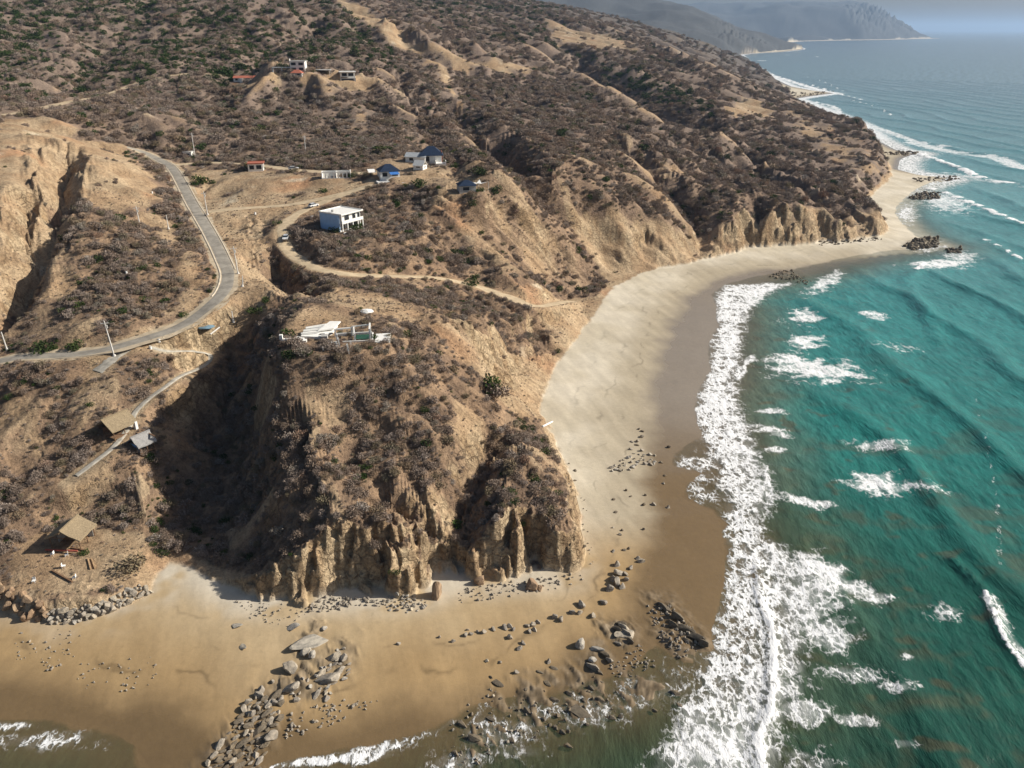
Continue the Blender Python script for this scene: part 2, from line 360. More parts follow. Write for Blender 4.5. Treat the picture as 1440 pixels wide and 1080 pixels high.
def gsample(F, x, y):
    x = np.asarray(x, float); y = np.asarray(y, float)
    a = np.interp(np.arctan2(x, y), az, np.arange(NA)); q = np.interp(np.log(np.hypot(x, y)+1e-9), lr, np.arange(NR))
    a0 = np.clip(a.astype(int), 0, NA-2); q0 = np.clip(q.astype(int), 0, NR-2); fa = a-a0; fq = q-q0
    return (F[q0, a0]*(1-fa)+F[q0, a0+1]*fa)*(1-fq)+(F[q0+1, a0]*(1-fa)+F[q0+1, a0+1]*fa)*fq
def ground_z(x, y): return float(gsample(H, x, y))
def hit(px, py):
    a, s = ray(px, py)
    c = np.interp(a, az, np.arange(NA)); c0 = int(min(c, NA-2)); f = c-c0
    col = np.maximum(H[:, c0]*(1-f)+H[:, c0+1]*f, 0)
    h = CAMZ-s*r-col
    k = int(np.argmax(h <= 0))
    if h[k] > 0: k = NR-1
    k = max(k, 1)
    t = h[k-1]/(h[k-1]-h[k]+1e-9); R_ = r[k-1]+t*(r[k]-r[k-1])
    return Vector((R_*math.sin(a), R_*math.cos(a), CAMZ-s*R_))
gx, gy = grad(H); SL = np.sqrt(gx*gx+gy*gy)
Hs = up(H[np.ix_(ri, ai)]); sx_, sy_ = grad(Hs); SLS = np.sqrt(sx_*sx_+sy_*sy_)

# ---------------------------------------------------------------- ground cover maps (world polygons)
def area(pts, soft):
    P = [tuple(hit(*p)[:2]) for p in pts]
    d, _, _ = poly_dist(cX, cY, P, True); d = np.where(inside(cX, cY, P), d, -d)
    return d, soft
BARE = [([(-60,190),(90,190),(170,205),(215,245),(215,290),(160,305),(110,285),(70,300),(90,350),(50,420),(-60,440)], .95, 4),
 ([(250,228),(330,238),(450,246),(525,258),(480,280),(440,300),(400,296),(385,330),(378,392),(420,425),(350,445),(325,420),(325,370),(280,290)], .88, 5),
 ([(130,482),(280,440),(325,420),(352,450),(320,480),(230,488),(150,515)], .8, 3),
 ([(330,420),(450,405),(560,425),(620,448),(560,452),(400,440)], .75, 4),
 ([(600,455),(700,480),(795,495),(770,575),(735,585),(690,545),(640,500)], .97, 3),
 ([(620,545),(655,560),(690,600),(685,640),(650,690),(630,660),(650,610)], .6, 2),
 ([(430,530),(500,540),(500,590),(470,610),(420,600)], .7, 2),
 ([(560,680),(640,720),(640,780),(560,720)], .6, 2),
 ([(700,412),(860,405),(850,430),(800,495),(785,495),(760,445)], .85, 3),
 ([(600,265),(720,290),(800,340),(860,400),(800,400),(700,370),(640,320)], .55, 4),
 ([(790,285),(850,300),(1000,325),(1060,345),(900,385),(860,405),(830,350)], .88, 4),
 ([(1040,312),(1250,316),(1250,332),(1050,350)], .8, 3),
 ([(460,-5),(500,0),(550,30),(600,72),(560,72),(500,25)], .97, 5),([(600,68),(680,76),(770,90),(740,102),(600,95)], .7, 8),([(770,28),(860,46),(900,75),(850,72),(780,56)], .9, 14),
 ([(0,168),(70,163),(125,188),(60,190),(0,186)], .85, 4),([(1035,138),(1075,142),(1090,165),(1020,165)], .9, 8),([(1100,155),(1205,195),(1256,245),(1200,262),(1130,205)], .55, 10),
 ([(325,112),(400,108),(400,128),(340,124)], .95, 4),([(420,108),(535,104),(535,118),(420,122)], .85, 4),([(625,90),(650,150),(640,160),(612,100)], .8, 5),
 ([(20,790),(60,750),(130,735),(215,760),(225,800),(215,830),(120,850),(20,850)], .93, 3),([(60,690),(150,640),(180,700),(100,730)], .7, 3),([(235,560),(275,540),(265,640),(215,650)], .65, 3),
 ([(520,225),(620,232),(690,270),(640,285),(560,262),(520,250)], .7, 4),([(390,455),(540,450),(545,485),(400,485)], .6, 3),([(500,150),(520,155),(520,190),(490,180)],.5,6),([(900,220),(960,235),(960,262),(905,245)],.5,6),([(195,285),(235,305),(292,395),(275,440),(215,455),(262,400),(240,345),(185,312)],.75,3),([(55,400),(105,330),(140,308),(115,395),(60,480),(20,500)],.6,3),([(0,455),(140,450),(230,455),(150,484),(0,490)],.6,3),([(-20,560),(50,555),(60,640),(-20,655)],.65,3),([(180,640),(235,600),(230,680),(190,700)],.5,3)]
bare = np.zeros(cX.shape)
wob = fbm(cX/9, cY/9, 3, 41)
for pts, s_, sf in BARE:
    d, _ = area(pts, sf); bare = np.maximum(bare, s_*sstep(-sf, sf, d+wob*sf*1.6))
LUSH = [([(-80,0),(480,0),(560,60),(560,105),(300,105),(150,130),(-80,150)], .5, 20),([(840,80),(980,130),(1000,160),(930,150),(850,110)], .75, 12),([(540,270),(700,262),(700,280),(560,290)],.35,4),([(290,90),(340,95),(330,125),(290,120)],.8,6),
 ([(560,0),(760,0),(800,60),(700,60)],.35,20),([(0,478),(120,478),(120,495),(0,495)],.5,3),([(370,470),(400,470),(400,500),(370,500)],.6,3)]
lush = np.zeros(cX.shape)+.07
for pts, s_, sf in LUSH:
    d, _ = area(pts, sf); lush = np.maximum(lush, s_*sstep(-sf, sf, d+wob*sf))
BAREF, LUSHF = up(bare), up(lush)
patch = fbm(X/17, Y/17, 4, 63); patch2 = fbm(X/5, Y/5, 3, 64); patchf = fbm(X/90, Y/90, 3, 65)
curv = H-TT                                         # hollow or rib
VEG = np.clip(.92-BAREF*1.1+patch*.85+patchf*.35*sstep(300, 800, RR), 0, 1)*(1-sstep(0, .8, SLS*(1-.3*far)-1.05-.75*sstep(8, 20, DF)))*sstep(1.5, 4.5, DF)*sstep(.4, 2.5, RD)
VEG = np.clip(VEG*(1-(.75-.4*sstep(450, 700, RR)*np.clip(LUSHF*2, 0, 1))*sstep(.7, 2.1, er+.5*patch)), 0, 1)
# ---------------------------------------------------------------- ground colours (albedo of each material, plus a painted haze tint far off)
def mix(a, b, t): return a*(1-t[..., None])+b*t[..., None]
def col(*c): return np.array(c, np.float32)
k = sstep(-.5, .5, patch+.4*patch2)
earth = mix(col(.36,.245,.145), col(.46,.35,.225), k)
earth = mix(earth, col(.40,.21,.11), .7*sstep(.15, .6, fbm(X/26, Y/26, 3, 71))*(1-far))
earth = mix(earth, col(.62,.54,.40), .8*sstep(.32, .62, fbm(X/20+5, Y/20, 4, 72)))
steep = sstep(.9, 1.7, SLS)
earth = mix(earth, mix(col(.37,.255,.145), col(.50,.39,.25), sstep(-.4, .4, patch2+.5*fbm(X/3, Y/9, 3, 81))), steep*.85)
litter = mix(col(.17,.115,.08), col(.30,.20,.125), sstep(-.4, .5, patch2))
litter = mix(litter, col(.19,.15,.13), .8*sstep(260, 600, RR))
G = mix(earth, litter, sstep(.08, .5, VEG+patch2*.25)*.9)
G = mix(G, col(.05,.065,.075), far*.9)  # distant ground tinted dark blue to imitate haze
# bays of sand
dry = mix(col(.53,.47,.36), col(.62,.56,.45), sstep(-.3, .3, patch))
south = sstep(0, 1, (150-Y)/22)
dry = mix(dry, col(.46,.345,.20), south*.9)
dry = mix(dry, col(.56,.50,.40), sstep(-9, -1, DF)*south*sstep(-.35,.1,fbm(X/9,Y/9,3,87)))
mid = mix(col(.40,.34,.245), col(.35,.24,.12), south)
wetc = mix(col(.25,.21,.165), col(.175,.12,.062), sstep(0, 1, (215-Y)/60))
WETL = [(1200,360),(1125,372),(1060,378),(1010,388),(965,415),(940,450),(920,500),(908,560),(905,620),(905,700),(905,760),(885,800),(882,850),(840,893),(800,905),(770,925),(730,940),(680,968),(640,976),(550,985),(480,1000),(420,1010),(330,1010),(230,985),(120,960),(0,935),(-150,930)]
wl_ = [at_z(x, y, 1.0) for x, y in WETL]
dWl, _, _ = poly_dist(cX, cY, wl_); inl = inside(cX, cY, wl_+[(-14000, 60), (-14000, 40000), (30000, 40000), (3000, 1200)])
dWl = up(np.where(inl, dWl, -dWl))+fbm(X/12, Y/12, 4, 55)*4.0
far_coast = sstep(500, 700, RR)
dWl = dWl*(1-far_coast)+(DW-6)*far_coast
wet = 1-sstep(-5.0, 3.5, dWl+1.2*patch2)
sand = mix(dry, mid, 1-sstep(0, 24, dWl+fbm(X/20, Y/30, 3, 56)*9))
streak = fbm(X/3+Y/11, Y/16, 4, 58)
sand = sand*(1+.22*streak[..., None])
wl2 = dWl+fbm(X/6, Y/6, 3, 59)*1.5
wrack = (np.exp(-((wl2-5)/.35)**2)+np.exp(-((wl2-11)/.3)**2)*.8+np.exp(-((wl2-19)/.4)**2)*.6)*sstep(-.1, .35, fbm(X/8, Y/8, 3, 60))
sand = sand*(1-.35*wrack[..., None])
foot = sstep(.38, .6, fbm(X/1.2, Y/1.2, 2, 61))*sstep(.0, .4, fbm(X/15, Y/15, 2, 62))
sand = sand*(1-.15*foot[..., None])
sand = mix(sand, wetc, wet)
beachm = 1-sstep(-.6, .8, DFr+patch2*.8)
G = mix(G, sand, beachm)
G = mix(G, mix(col(.13,.10,.065), col(.28,.22,.15), sstep(-.3, .4, fbm(X/2, Y/2, 3, 36))), shelf*.85)
wetv = (wet*beachm).astype(np.float32)
G = G*(1+.12*patch2[..., None]*(1-beachm[..., None]))
G = np.clip(G, .01, .8)
# ---------------------------------------------------------------- node material helpers
def mat(name):
    m = bpy.data.materials.new(name); m.use_nodes = True
    return m, m.node_tree, m.node_tree.nodes["Principled BSDF"]
def N(t, typ, **kw):
    n = t.nodes.new(typ)
    for k_, v_ in kw.items():
        if hasattr(n, k_): setattr(n, k_, v_)
        else: n.inputs[k_.replace('_', ' ')].default_value = v_
    return n
def mathn(t, op, a, b=None, clamp=False):
    n = t.nodes.new("ShaderNodeMath"); n.operation = op; n.use_clamp = clamp
    for i, v in enumerate((a, b)):
        if v is None: continue
        if isinstance(v, (int, float)): n.inputs[i].default_value = v
        else: t.links.new(v, n.inputs[i])
    return n.outputs[0]
def mixc(t, fac, a, b, mode='MIX'):
    n = t.nodes.new("ShaderNodeMix"); n.data_type = 'RGBA'; n.blend_type = mode
    for i, v in ((0, fac), (6, a), (7, b)):
        if isinstance(v, (int, float)): n.inputs[i].default_value = v
        elif isinstance(v, tuple): n.inputs[i].default_value = (*v, 1)
        else: t.links.new(v, n.inputs[i])
    return n.outputs[2]
def noise(t, co, scale, detail=4, rough=.6, dist=0):
    n = t.nodes.new("ShaderNodeTexNoise"); n.inputs['Scale'].default_value = scale; n.inputs['Detail'].default_value = detail
    n.inputs['Roughness'].default_value = rough; n.inputs['Distortion'].default_value = dist
    if co is not None: t.links.new(co, n.inputs['Vector'])
    return n
def ramp(t, fac, a, b, interp='LINEAR'):
    n = t.nodes.new("ShaderNodeMapRange"); n.interpolation_type = 'SMOOTHSTEP'
    n.inputs[1].default_value = a; n.inputs[2].default_value = b; t.links.new(fac, n.inputs[0]); return n.outputs[0]
def simple(name, c, rough=.8, var=.25, scale=1.5, bump=0.0, spec=.3, metal=0):
    m, t, b = mat(name)
    co = t.nodes.new("ShaderNodeTexCoord").outputs['Object']
    n1_ = noise(t, co, scale, 5, .65)
    f = ramp(t, n1_.outputs[0], .3, .7)
    c1 = tuple(max(0, v*(1-var)) for v in c); c2 = tuple(min(1, v*(1+var)) for v in c)
    t.links.new(mixc(t, f, c1, c2), b.inputs['Base Color'])
    b.inputs['Roughness'].default_value = rough; b.inputs['Specular IOR Level'].default_value = spec; b.inputs['Metallic'].default_value = metal
    if bump:
        bn = t.nodes.new("ShaderNodeBump"); bn.inputs['Strength'].default_value = bump; bn.inputs['Distance'].default_value = .1
        n2_ = noise(t, co, scale*5, 5, .7); t.links.new(n2_.outputs[0], bn.inputs['Height']); t.links.new(bn.outputs[0], b.inputs['Normal'])
    return m
def grid_mesh(name, Xg, Yg, Zg, keep, attrs, material):
    nr, na = Xg.shape
    q = keep[:-1, :-1] | keep[1:, :-1] | keep[:-1, 1:] | keep[1:, 1:]
    a_ = np.arange(nr*na).reshape(nr, na)
    f = np.stack([a_[:-1, :-1][q], a_[:-1, 1:][q], a_[1:, 1:][q], a_[1:, :-1][q]], 1)
    used = np.zeros(nr*na, bool); used[f.ravel()] = True
    remap = np.cumsum(used)-1; f = remap[f].astype(np.int32)
    V = np.stack([Xg.ravel()[used], Yg.ravel()[used], Zg.ravel()[used]], 1).astype(np.float32)
    me = bpy.data.meshes.new(name)
    me.vertices.add(len(V)); me.vertices.foreach_set("co", V.ravel())
    me.loops.add(f.size); me.loops.foreach_set("vertex_index", f.ravel())
    me.polygons.add(len(f)); me.polygons.foreach_set("loop_start", np.arange(0, f.size, 4, dtype=np.int32))
    me.polygons.foreach_set("use_smooth", np.ones(len(f), bool))
    me.update(calc_edges=True)
    for an, (ty, arr) in attrs.items():
        at = me.attributes.new(an, ty, 'POINT')
        if ty == 'FLOAT_COLOR':
            c4 = np.ones((len(V), 4), np.float32); c4[:, :3] = arr.reshape(-1, 3)[used]; at.data.foreach_set("color", c4.ravel())
        else: at.data.foreach_set("value", arr.ravel()[used].astype(np.float32))
    me.materials.append(material)
    o = bpy.data.objects.new(name, me); C.objects.link(o); return o
# ground material
gm_, t, b = mat("ground")
co = t.nodes.new("ShaderNodeTexCoord").outputs['Object']
ca = N(t, "ShaderNodeAttribute", attribute_name="Col"); wa = N(t, "ShaderNodeAttribute", attribute_name="wet"); va = N(t, "ShaderNodeAttribute", attribute_name="veg")
na_ = noise(t, co, .9, 8, .7); nb_ = noise(t, co, .12, 6, .65); nc_ = noise(t, co, 4.0, 4, .7)
f = mathn(t, 'ADD', mathn(t, 'MULTIPLY', na_.outputs[0], .75), mathn(t, 'ADD', mathn(t, 'MULTIPLY', nb_.outputs[0], .5), mathn(t, 'MULTIPLY', nc_.outputs[0], .35)))
f = mathn(t, 'SUBTRACT', f, .8)
damp = mathn(t, 'SUBTRACT', 1.0, mathn(t, 'MULTIPLY', wa.outputs['Fac'], .0))
isb = N(t, "ShaderNodeAttribute", attribute_name="beach")
amt = mathn(t, 'SUBTRACT', 2.2, mathn(t, 'MULTIPLY', isb.outputs['Fac'], 1.75))
gain = mathn(t, 'ADD', 1.0, mathn(t, 'MULTIPLY', f, amt))
vm = t.nodes.new("ShaderNodeVectorMath"); vm.operation = 'SCALE'
t.links.new(ca.outputs['Color'], vm.inputs[0]); t.links.new(gain, vm.inputs['Scale'])
# low dry grass and twigs: small brown flecks where scrub grows
fl = ramp(t, noise(t, co, 1.7, 6, .75).outputs[0], .5, .62)
fl = mathn(t, 'MULTIPLY', fl, mathn(t, 'SUBTRACT', .55, mathn(t, 'MULTIPLY', isb.outputs['Fac'], .55)))
# cracks and thin beds that show on the steep rock only
geo = t.nodes.new("ShaderNodeNewGeometry"); sxyz = t.nodes.new("ShaderNodeSeparateXYZ"); t.links.new(geo.outputs['Normal'], sxyz.inputs[0])
stee = mathn(t, 'MULTIPLY', ramp(t, sxyz.outputs['Z'], .78, .42), mathn(t, 'SUBTRACT', 1.0, isb.outputs['Fac'], True))
wv_ = t.nodes.new("ShaderNodeVectorMath"); wv_.operation = 'MULTIPLY_ADD'; t.links.new(noise(t, co, .5, 5, .65).outputs['Color'], wv_.inputs[0]); wv_.inputs[1].default_value = (3.5, 3.5, 2.5); t.links.new(co, wv_.inputs[2])
vo = t.nodes.new("ShaderNodeTexVoronoi"); vo.feature = 'DISTANCE_TO_EDGE'; vo.inputs['Scale'].default_value = .42; t.links.new(wv_.outputs[0], vo.inputs['Vector'])
crk = ramp(t, vo.outputs['Distance'], .11, .0)
mpz = t.nodes.new("ShaderNodeMapping"); mpz.inputs['Scale'].default_value = (.05, .05, 1.3); t.links.new(wv_.outputs[0], mpz.inputs[0])
bed = noise(t, mpz.outputs[0], 1.0, 3, .7).outputs[0]
dk = mathn(t, 'MULTIPLY', stee, mathn(t, 'MAXIMUM', mathn(t, 'MULTIPLY', crk, .36), mathn(t, 'MULTIPLY', ramp(t, bed, .48, .62), .38)))
gc_ = mixc(t, fl, vm.outputs[0], (.13, .09, .06))
t.links.new(mixc(t, dk, gc_, (.16, .10, .06)), b.inputs['Base Color'])
rg = mathn(t, 'SUBTRACT', .95, mathn(t, 'MULTIPLY', wa.outputs['Fac'], .72))
t.links.new(rg, b.inputs['Roughness']); b.inputs['Specular IOR Level'].default_value = .25
bn = t.nodes.new("ShaderNodeBump"); bn.inputs['Distance'].default_value = .8
t.links.new(mathn(t, 'SUBTRACT', .75, mathn(t, 'MULTIPLY', isb.outputs['Fac'], .66)), bn.inputs['Strength'])
bh = mathn(t, 'ADD', mathn(t, 'ADD', na_.outputs[0], mathn(t, 'MULTIPLY', mathn(t, 'SUBTRACT', bed, crk), stee)), mathn(t, 'MULTIPLY', nc_.outputs[0], .3)); t.links.new(bh, bn.inputs['Height']); t.links.new(bn.outputs[0], b.inputs['Normal'])
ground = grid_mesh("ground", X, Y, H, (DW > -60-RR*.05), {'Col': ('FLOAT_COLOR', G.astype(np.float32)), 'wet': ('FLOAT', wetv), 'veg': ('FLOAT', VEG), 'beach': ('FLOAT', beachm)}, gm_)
tag(ground, kind='structure')
# ---------------------------------------------------------------- sea
sa = np.linspace(R(-50), R(57), 1150)
rw = [math.log(58)]
for hi, st in ((400, .0030), (2000, .0052), (50000, .013)):
    while rw[-1] < math.log(hi): rw.append(rw[-1]+st)
rw = np.array(rw); sr = np.exp(rw)
sX = (sr[:, None]*np.sin(sa)[None]); sY = (sr[:, None]*np.cos(sa)[None]); sR = np.repeat(sr[:, None], len(sa), 1)
ja = np.unique(np.r_[np.arange(0, len(sa), 4), len(sa)-1]); jr = np.unique(np.r_[np.arange(0, len(sr), 4), len(sr)-1])
def sup(f):
    t_ = np.empty((len(jr), len(sa)), np.float32)
    for k_ in range(len(jr)): t_[k_] = np.interp(sa, sa[ja], f[k_])
    q = np.interp(np.arange(len(sr)), jr, np.arange(len(jr))); j0 = np.floor(q).astype(int).clip(0, len(jr)-2); w_ = (q-j0)[:, None].astype(np.float32)
    return t_[j0]*(1-w_)+t_[j0+1]*w_
mX = sX[np.ix_(jr, ja)]; mY = sY[np.ix_(jr, ja)]
d, _, _ = poly_dist(mX, mY, Wpts); ins = inside(mX, mY, Wpoly)
SD = sup(np.where(ins, -d, d))                     # metres out from the waterline
sX = sX.astype(np.float32); sY = sY.astype(np.float32); sR = sR.astype(np.float32)
SDn = SD+fbm(sX/9, sY/9, 4, 201)*3.0*(1-sstep(300, 900, sR))
foam = np.zeros_like(SD)
def ell(cx, cy, rx, ry, rot, s_, soft=.9):
    """patch of foam: an ellipse laid on the water"""
    global foam
    a = math.radians(rot)
    c0 = np.array(at_z(cx, cy)); p1 = np.array(at_z(cx+rx*math.cos(a), cy+rx*math.sin(a)))-c0; p2 = np.array(at_z(cx-ry*math.sin(a), cy+ry*math.cos(a)))-c0
    Mi = np.linalg.inv(np.array([[p1[0], p2[0]], [p1[1], p2[1]]]))
    u_ = Mi[0, 0]*(sX-c0[0])+Mi[0, 1]*(sY-c0[1]); v_ = Mi[1, 0]*(sX-c0[0])+Mi[1, 1]*(sY-c0[1])
    q = np.sqrt(u_*u_+v_*v_)
    m = (q < 2.2)
    wv = np.zeros_like(q); wv[m] = fbm(sX[m]/6, sY[m]/4, 4, 203)*.75
    foam = np.maximum(foam, min(1.0, s_*1.18)*(1-sstep(.12, 1.42, q+wv*1.2)))
def band(pts, wd, s_, asym=0.0, wobble=.5):
    """streak of foam along a crest; width in metres"""
    global foam
    P = smooth_line([at_z(*p) for p in pts], 5)
    d_, arc, _ = poly_dist(mX, mY, P)
    d_ = sup(d_)+fbm(sX/6, sY/6, 3, 204)*wd*wobble
    foam = np.maximum(foam, s_*(1-sstep(wd*.3, wd, d_)))
    return
# surf belt between the waterline and its seaward edge
EDGE = [(1110,398),(1075,415),(1050,438),(1040,470),(1036,500),(1030,530),(1034,560),(1045,590),(1052,620),(1068,655),(1078,690),(1072,715),(1060,735),(1080,760),(1120,785),(1160,812),(1195,835),(1170,860),(1130,885),(1118,915),(1130,945),(1115,975),(1092,1010),(1085,1060),(1080,1200)]
INNER = [(1020,402),(1006,425),(1012,455),(1004,490),(1002,520),(985,555),(980,590),(996,620),(1010,650),(1018,690),(1024,740),(1026,800),(1020,850),(1008,890),(994,930),(975,980),(950,1030),(925,1085),(890,1200)]
belt = [at_z(*p) for p in EDGE]+[at_z(*p) for p in INNER[::-1]]
d, _, _ = poly_dist(mX, mY, belt, True); d = np.where(inside(mX, mY, belt), d, -d)
bd = sup(d)+fbm(sX/7, sY/4, 4, 205)*2.4
foam = np.maximum(foam, (.90+.16*sstep(150, 215, sR))*sstep(-5.5, 3.0, bd)*(1-.25*sstep(-.1, .4, fbm(sX/8, sY/5, 3, 206))))
for e in [(1145,520,88,20,6,.97),(1110,505,30,12,0,.95),(1130,446,26,13,10,.95),(1133,480,28,14,0,.95),(1160,398,36,12,-28,.7),(1228,443,27,7,8,.75),(1262,490,50,9,6,.45),(1320,372,50,8,0,.8),
 (1300,345,35,14,0,.6),(1350,362,30,12,0,.6),(1275,300,20,22,0,.55),(1330,285,45,18,10,.5),(1085,578,28,6,4,.7),(1082,606,36,9,12,.85),(1090,633,22,5,0,.7),(1100,450,20,10,0,.3),
 (1240,628,58,12,5,.62),(1235,680,58,19,6,.82),(1310,688,40,11,5,.5),(1130,705,48,9,12,.8),(1200,830,60,18,20,.72),(1150,800,60,26,20,.85),(1330,860,48,15,0,.55),(1275,925,15,9,0,.5),(1160,890,55,30,10,.72),
 (1200,948,60,15,8,.66),(1262,968,36,11,0,.58),(1190,1012,50,12,10,.62),(1270,1045,26,10,10,.5),(1130,1000,60,26,10,.72),(1120,1060,50,18,0,.6),(700,1030,90,42,0,.52),(830,1000,80,34,0,.54),(890,968,46,24,-20,.55),(950,960,34,45,0,.5),(760,1000,70,22,0,.5),
 (460,1070,110,12,-6,.9),(540,1052,60,12,-10,.75),(60,1046,100,24,0,.6),(20,1022,50,8,0,.7),(985,655,50,26,-4,.62),(988,695,40,26,10,.58),(960,840,36,26,0,.42),(985,580,16,14,0,.75),(975,600,12,10,0,.6),(1000,480,14,14,0,.7),(1150,1075,60,16,0,.5),(640,1070,60,20,0,.6)]:
    ell(*e)
for e in [([(1340,208),(1290,200),(1240,182),(1190,164)], 9, .6),([(1440,262),(1380,250),(1320,226),(1262,208)], 5, 1.2),([(1440,238),(1400,222),(1340,214),(1280,200)], 14, .55),([(1290,262),(1330,272),(1400,300),(1440,318)], 4, 1.1),([(1380,335),(1410,350),(1440,368)], 2.5, 1.2),
 ([(1172,131),(1130,120),(1080,103)], 12, .8),([(1215,141),(1180,132),(1140,119)], 6, .8),([(1185,128),(1150,112),(1110,104)], 5, .5),([(1075,86),(1058,84)], 20, .7),([(1150,80),(1080,76)], 14, .6),([(1200,141),(1230,150),(1260,165)], 4, .6),([(1150,112),(1164,112)], 7, .9),([(1206,193),(1180,172),(1150,158)], 12, .7),
 ([(1440,262),(1400,256),(1350,246),(1330,244)], 10, .5),([(1384,836),(1398,872),(1410,900),(1440,942),(1500,1010)], .75, 1.35, 0, .3),([(1392,848),(1408,880),(1428,910),(1458,948)], 2.6, .62),([(1070,846),(1084,880),(1088,930),(1082,1000),(1066,1040),(1072,1082)], 1.1, 1.35, 0, .3),
 ([(1076,655),(1080,690),(1084,712)], 1.6, .85),([(1372,560),(1390,640),(1404,720),(1404,800)], .8, .42),([(1120,435),(1112,455),(1112,475)], 1, .9),([(1132,700),(1180,712)], 1.2, .7),([(1060,500),(1045,516),(1036,535)], 2.2, .9),([(1290,380),(1310,367),(1380,376)], 2.2, 1.3),([(1180,165),(1172,150),(1128,140)],9,.6)]:
    band(*e)
# thin lace rim at the very edge of the run-up, only where the swash is fresh
fresh = np.maximum(sstep(.1, .35, fbm(sX/14, sY/14, 2, 207)), .25)
foam = np.maximum(foam, .55*np.exp(-((SDn-1.0)/1.1)**2)*fresh*(1-sstep(180, 420, sR)))
foam = np.maximum(foam, (.62*(1-sstep(8, 30, SD))*sstep(450, 700, sR)))
foam = foam*(1+.45*sstep(330, 600, sR))
# swell: long crests running up the coast
ph = (sX*.97+sY*.06+fbm(sX/150, sY/190, 3, 210)*34)/34*2*math.pi
sw = np.exp(4*(np.cos(ph)-1))
att = sstep(8, 60, SD)
Z = sw*1.3*att*(1-.0*sR)+fbm(sX/7, sY/11, 4, 211)*.42*(1-sstep(300, 1200, sR))*sstep(2, 30, SD)
def crest(pts, wd, hgt):
    global Z
    P = smooth_line([at_z(*p) for p in pts], 5)
    d_, _, _ = poly_dist(mX, mY, P); Z = Z+hgt*np.exp(-(sup(d_)/wd)**2)
crest([(1340,790),(1384,836),(1398,872),(1410,900),(1440,942),(1500,1010)], 1.3, .9)
crest([(1066,800),(1070,846),(1084,880),(1088,930),(1082,1000),(1066,1040),(1072,1082)], 1.1, .45)
crest([(1440,262),(1380,250),(1320,226),(1262,208)], 4, 1.3); crest([(1290,262),(1330,272),(1400,300),(1440,318)], 4, 1.0); crest([(1380,335),(1440,368)], 3, .8)
crest([(1290,380),(1276,396),(1300,440),(1320,480)], 3, .7); crest([(1440,214),(1375,198)], 5, 1.0)
Z = Z+foam*fbm(sX/1.7, sY/1.7, 3, 212)*.10
Z = Z*sstep(0, 6, SD)+.03
Z = np.where(SD < 0, .03+np.minimum(SD, 0)*.0, Z)
# colour of the water body
def stops(v, pts):
    ks = [p[0] for p in pts]; return np.stack([np.interp(v, ks, [p[1][i] for p in pts]) for i in range(3)], -1).astype(np.float32)
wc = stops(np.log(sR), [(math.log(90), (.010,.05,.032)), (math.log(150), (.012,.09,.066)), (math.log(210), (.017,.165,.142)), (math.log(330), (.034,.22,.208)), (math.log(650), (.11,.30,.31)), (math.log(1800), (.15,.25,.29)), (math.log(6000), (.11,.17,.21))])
churn = sstep(.02, .5, fbm(sX/16+.4*fbm(sX/5, sY/5, 2, 220), sY/11, 4, 221))*(1-sstep(140, 330, sR))*.55
churn = np.maximum(churn, .6*sstep(.25, .5, fbm(sX/9, sY/6, 3, 222))*(1-sstep(30, 110, SD))*(1-sstep(200, 400, sR)))
wc = mix(wc, col(.085,.070,.035), churn.astype(np.float32))
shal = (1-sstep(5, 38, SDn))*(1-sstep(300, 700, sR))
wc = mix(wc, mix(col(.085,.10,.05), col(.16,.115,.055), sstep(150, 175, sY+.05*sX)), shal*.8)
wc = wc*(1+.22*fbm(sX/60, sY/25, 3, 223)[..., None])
alpha = np.clip(.28+.72*sstep(2, 22, SDn), 0, 1)*sstep(-.4, .9, SDn)
alpha = np.where(sR > 900, sstep(-2, 2, SD), alpha)
wm, t, b = mat("sea_water")
co = t.nodes.new("ShaderNodeTexCoord").outputs['Object']
wcA = N(t, "ShaderNodeAttribute", attribute_name="Col"); fA = N(t, "ShaderNodeAttribute", attribute_name="foam"); aA = N(t, "ShaderNodeAttribute", attribute_name="film")
mp = t.nodes.new("ShaderNodeMapping"); t.links.new(co, mp.inputs[0]); mp.inputs['Scale'].default_value = (1, .62, 1); mp.inputs['Rotation'].default_value = (0, 0, .5)
# lace: cell walls of warped cells at two sizes, plus broken noise
wn = noise(t, mp.outputs[0], .55, 4, .6); wsub = t.nodes.new("ShaderNodeVectorMath"); wsub.operation = 'MULTIPLY_ADD'
t.links.new(wn.outputs['Color'], wsub.inputs[0]); wsub.inputs[1].default_value = (2.6, 2.6, 0); t.links.new(mp.outputs[0], wsub.inputs[2])
def cells(sc_):
    v = t.nodes.new("ShaderNodeTexVoronoi"); v.feature = 'DISTANCE_TO_EDGE'; v.inputs['Scale'].default_value = sc_; t.links.new(wsub.outputs[0], v.inputs['Vector'])
    return ramp(t, v.outputs['Distance'], .34, 0.0)
c1, c2, c3 = cells(.34), cells(.95), cells(2.3)
n3_ = noise(t, mp.outputs[0], 1.3, 7, .72).outputs[0]
lace = mathn(t, 'ADD', mathn(t, 'ADD', mathn(t, 'MULTIPLY', c1, .24), mathn(t, 'MULTIPLY', c3, .16)), mathn(t, 'ADD', mathn(t, 'MULTIPLY', c2, .26), mathn(t, 'MULTIPLY', n3_, .62)))
th = mathn(t, 'SUBTRACT', 1.05, mathn(t, 'MULTIPLY', fA.outputs['Fac'], .62))
fo = ramp(t, mathn(t, 'SUBTRACT', lace, th), -.05, .34)
fo = mathn(t, 'MULTIPLY', fo, ramp(t, fA.outputs['Fac'], .05, .3))
milk = mathn(t, 'MULTIPLY', ramp(t, fA.outputs['Fac'], .35, 1.0), mathn(t, 'MULTIPLY', noise(t, mp.outputs[0], .35, 5, .6).outputs[0], .75))
fo = mathn(t, 'MAXIMUM', fo, milk)
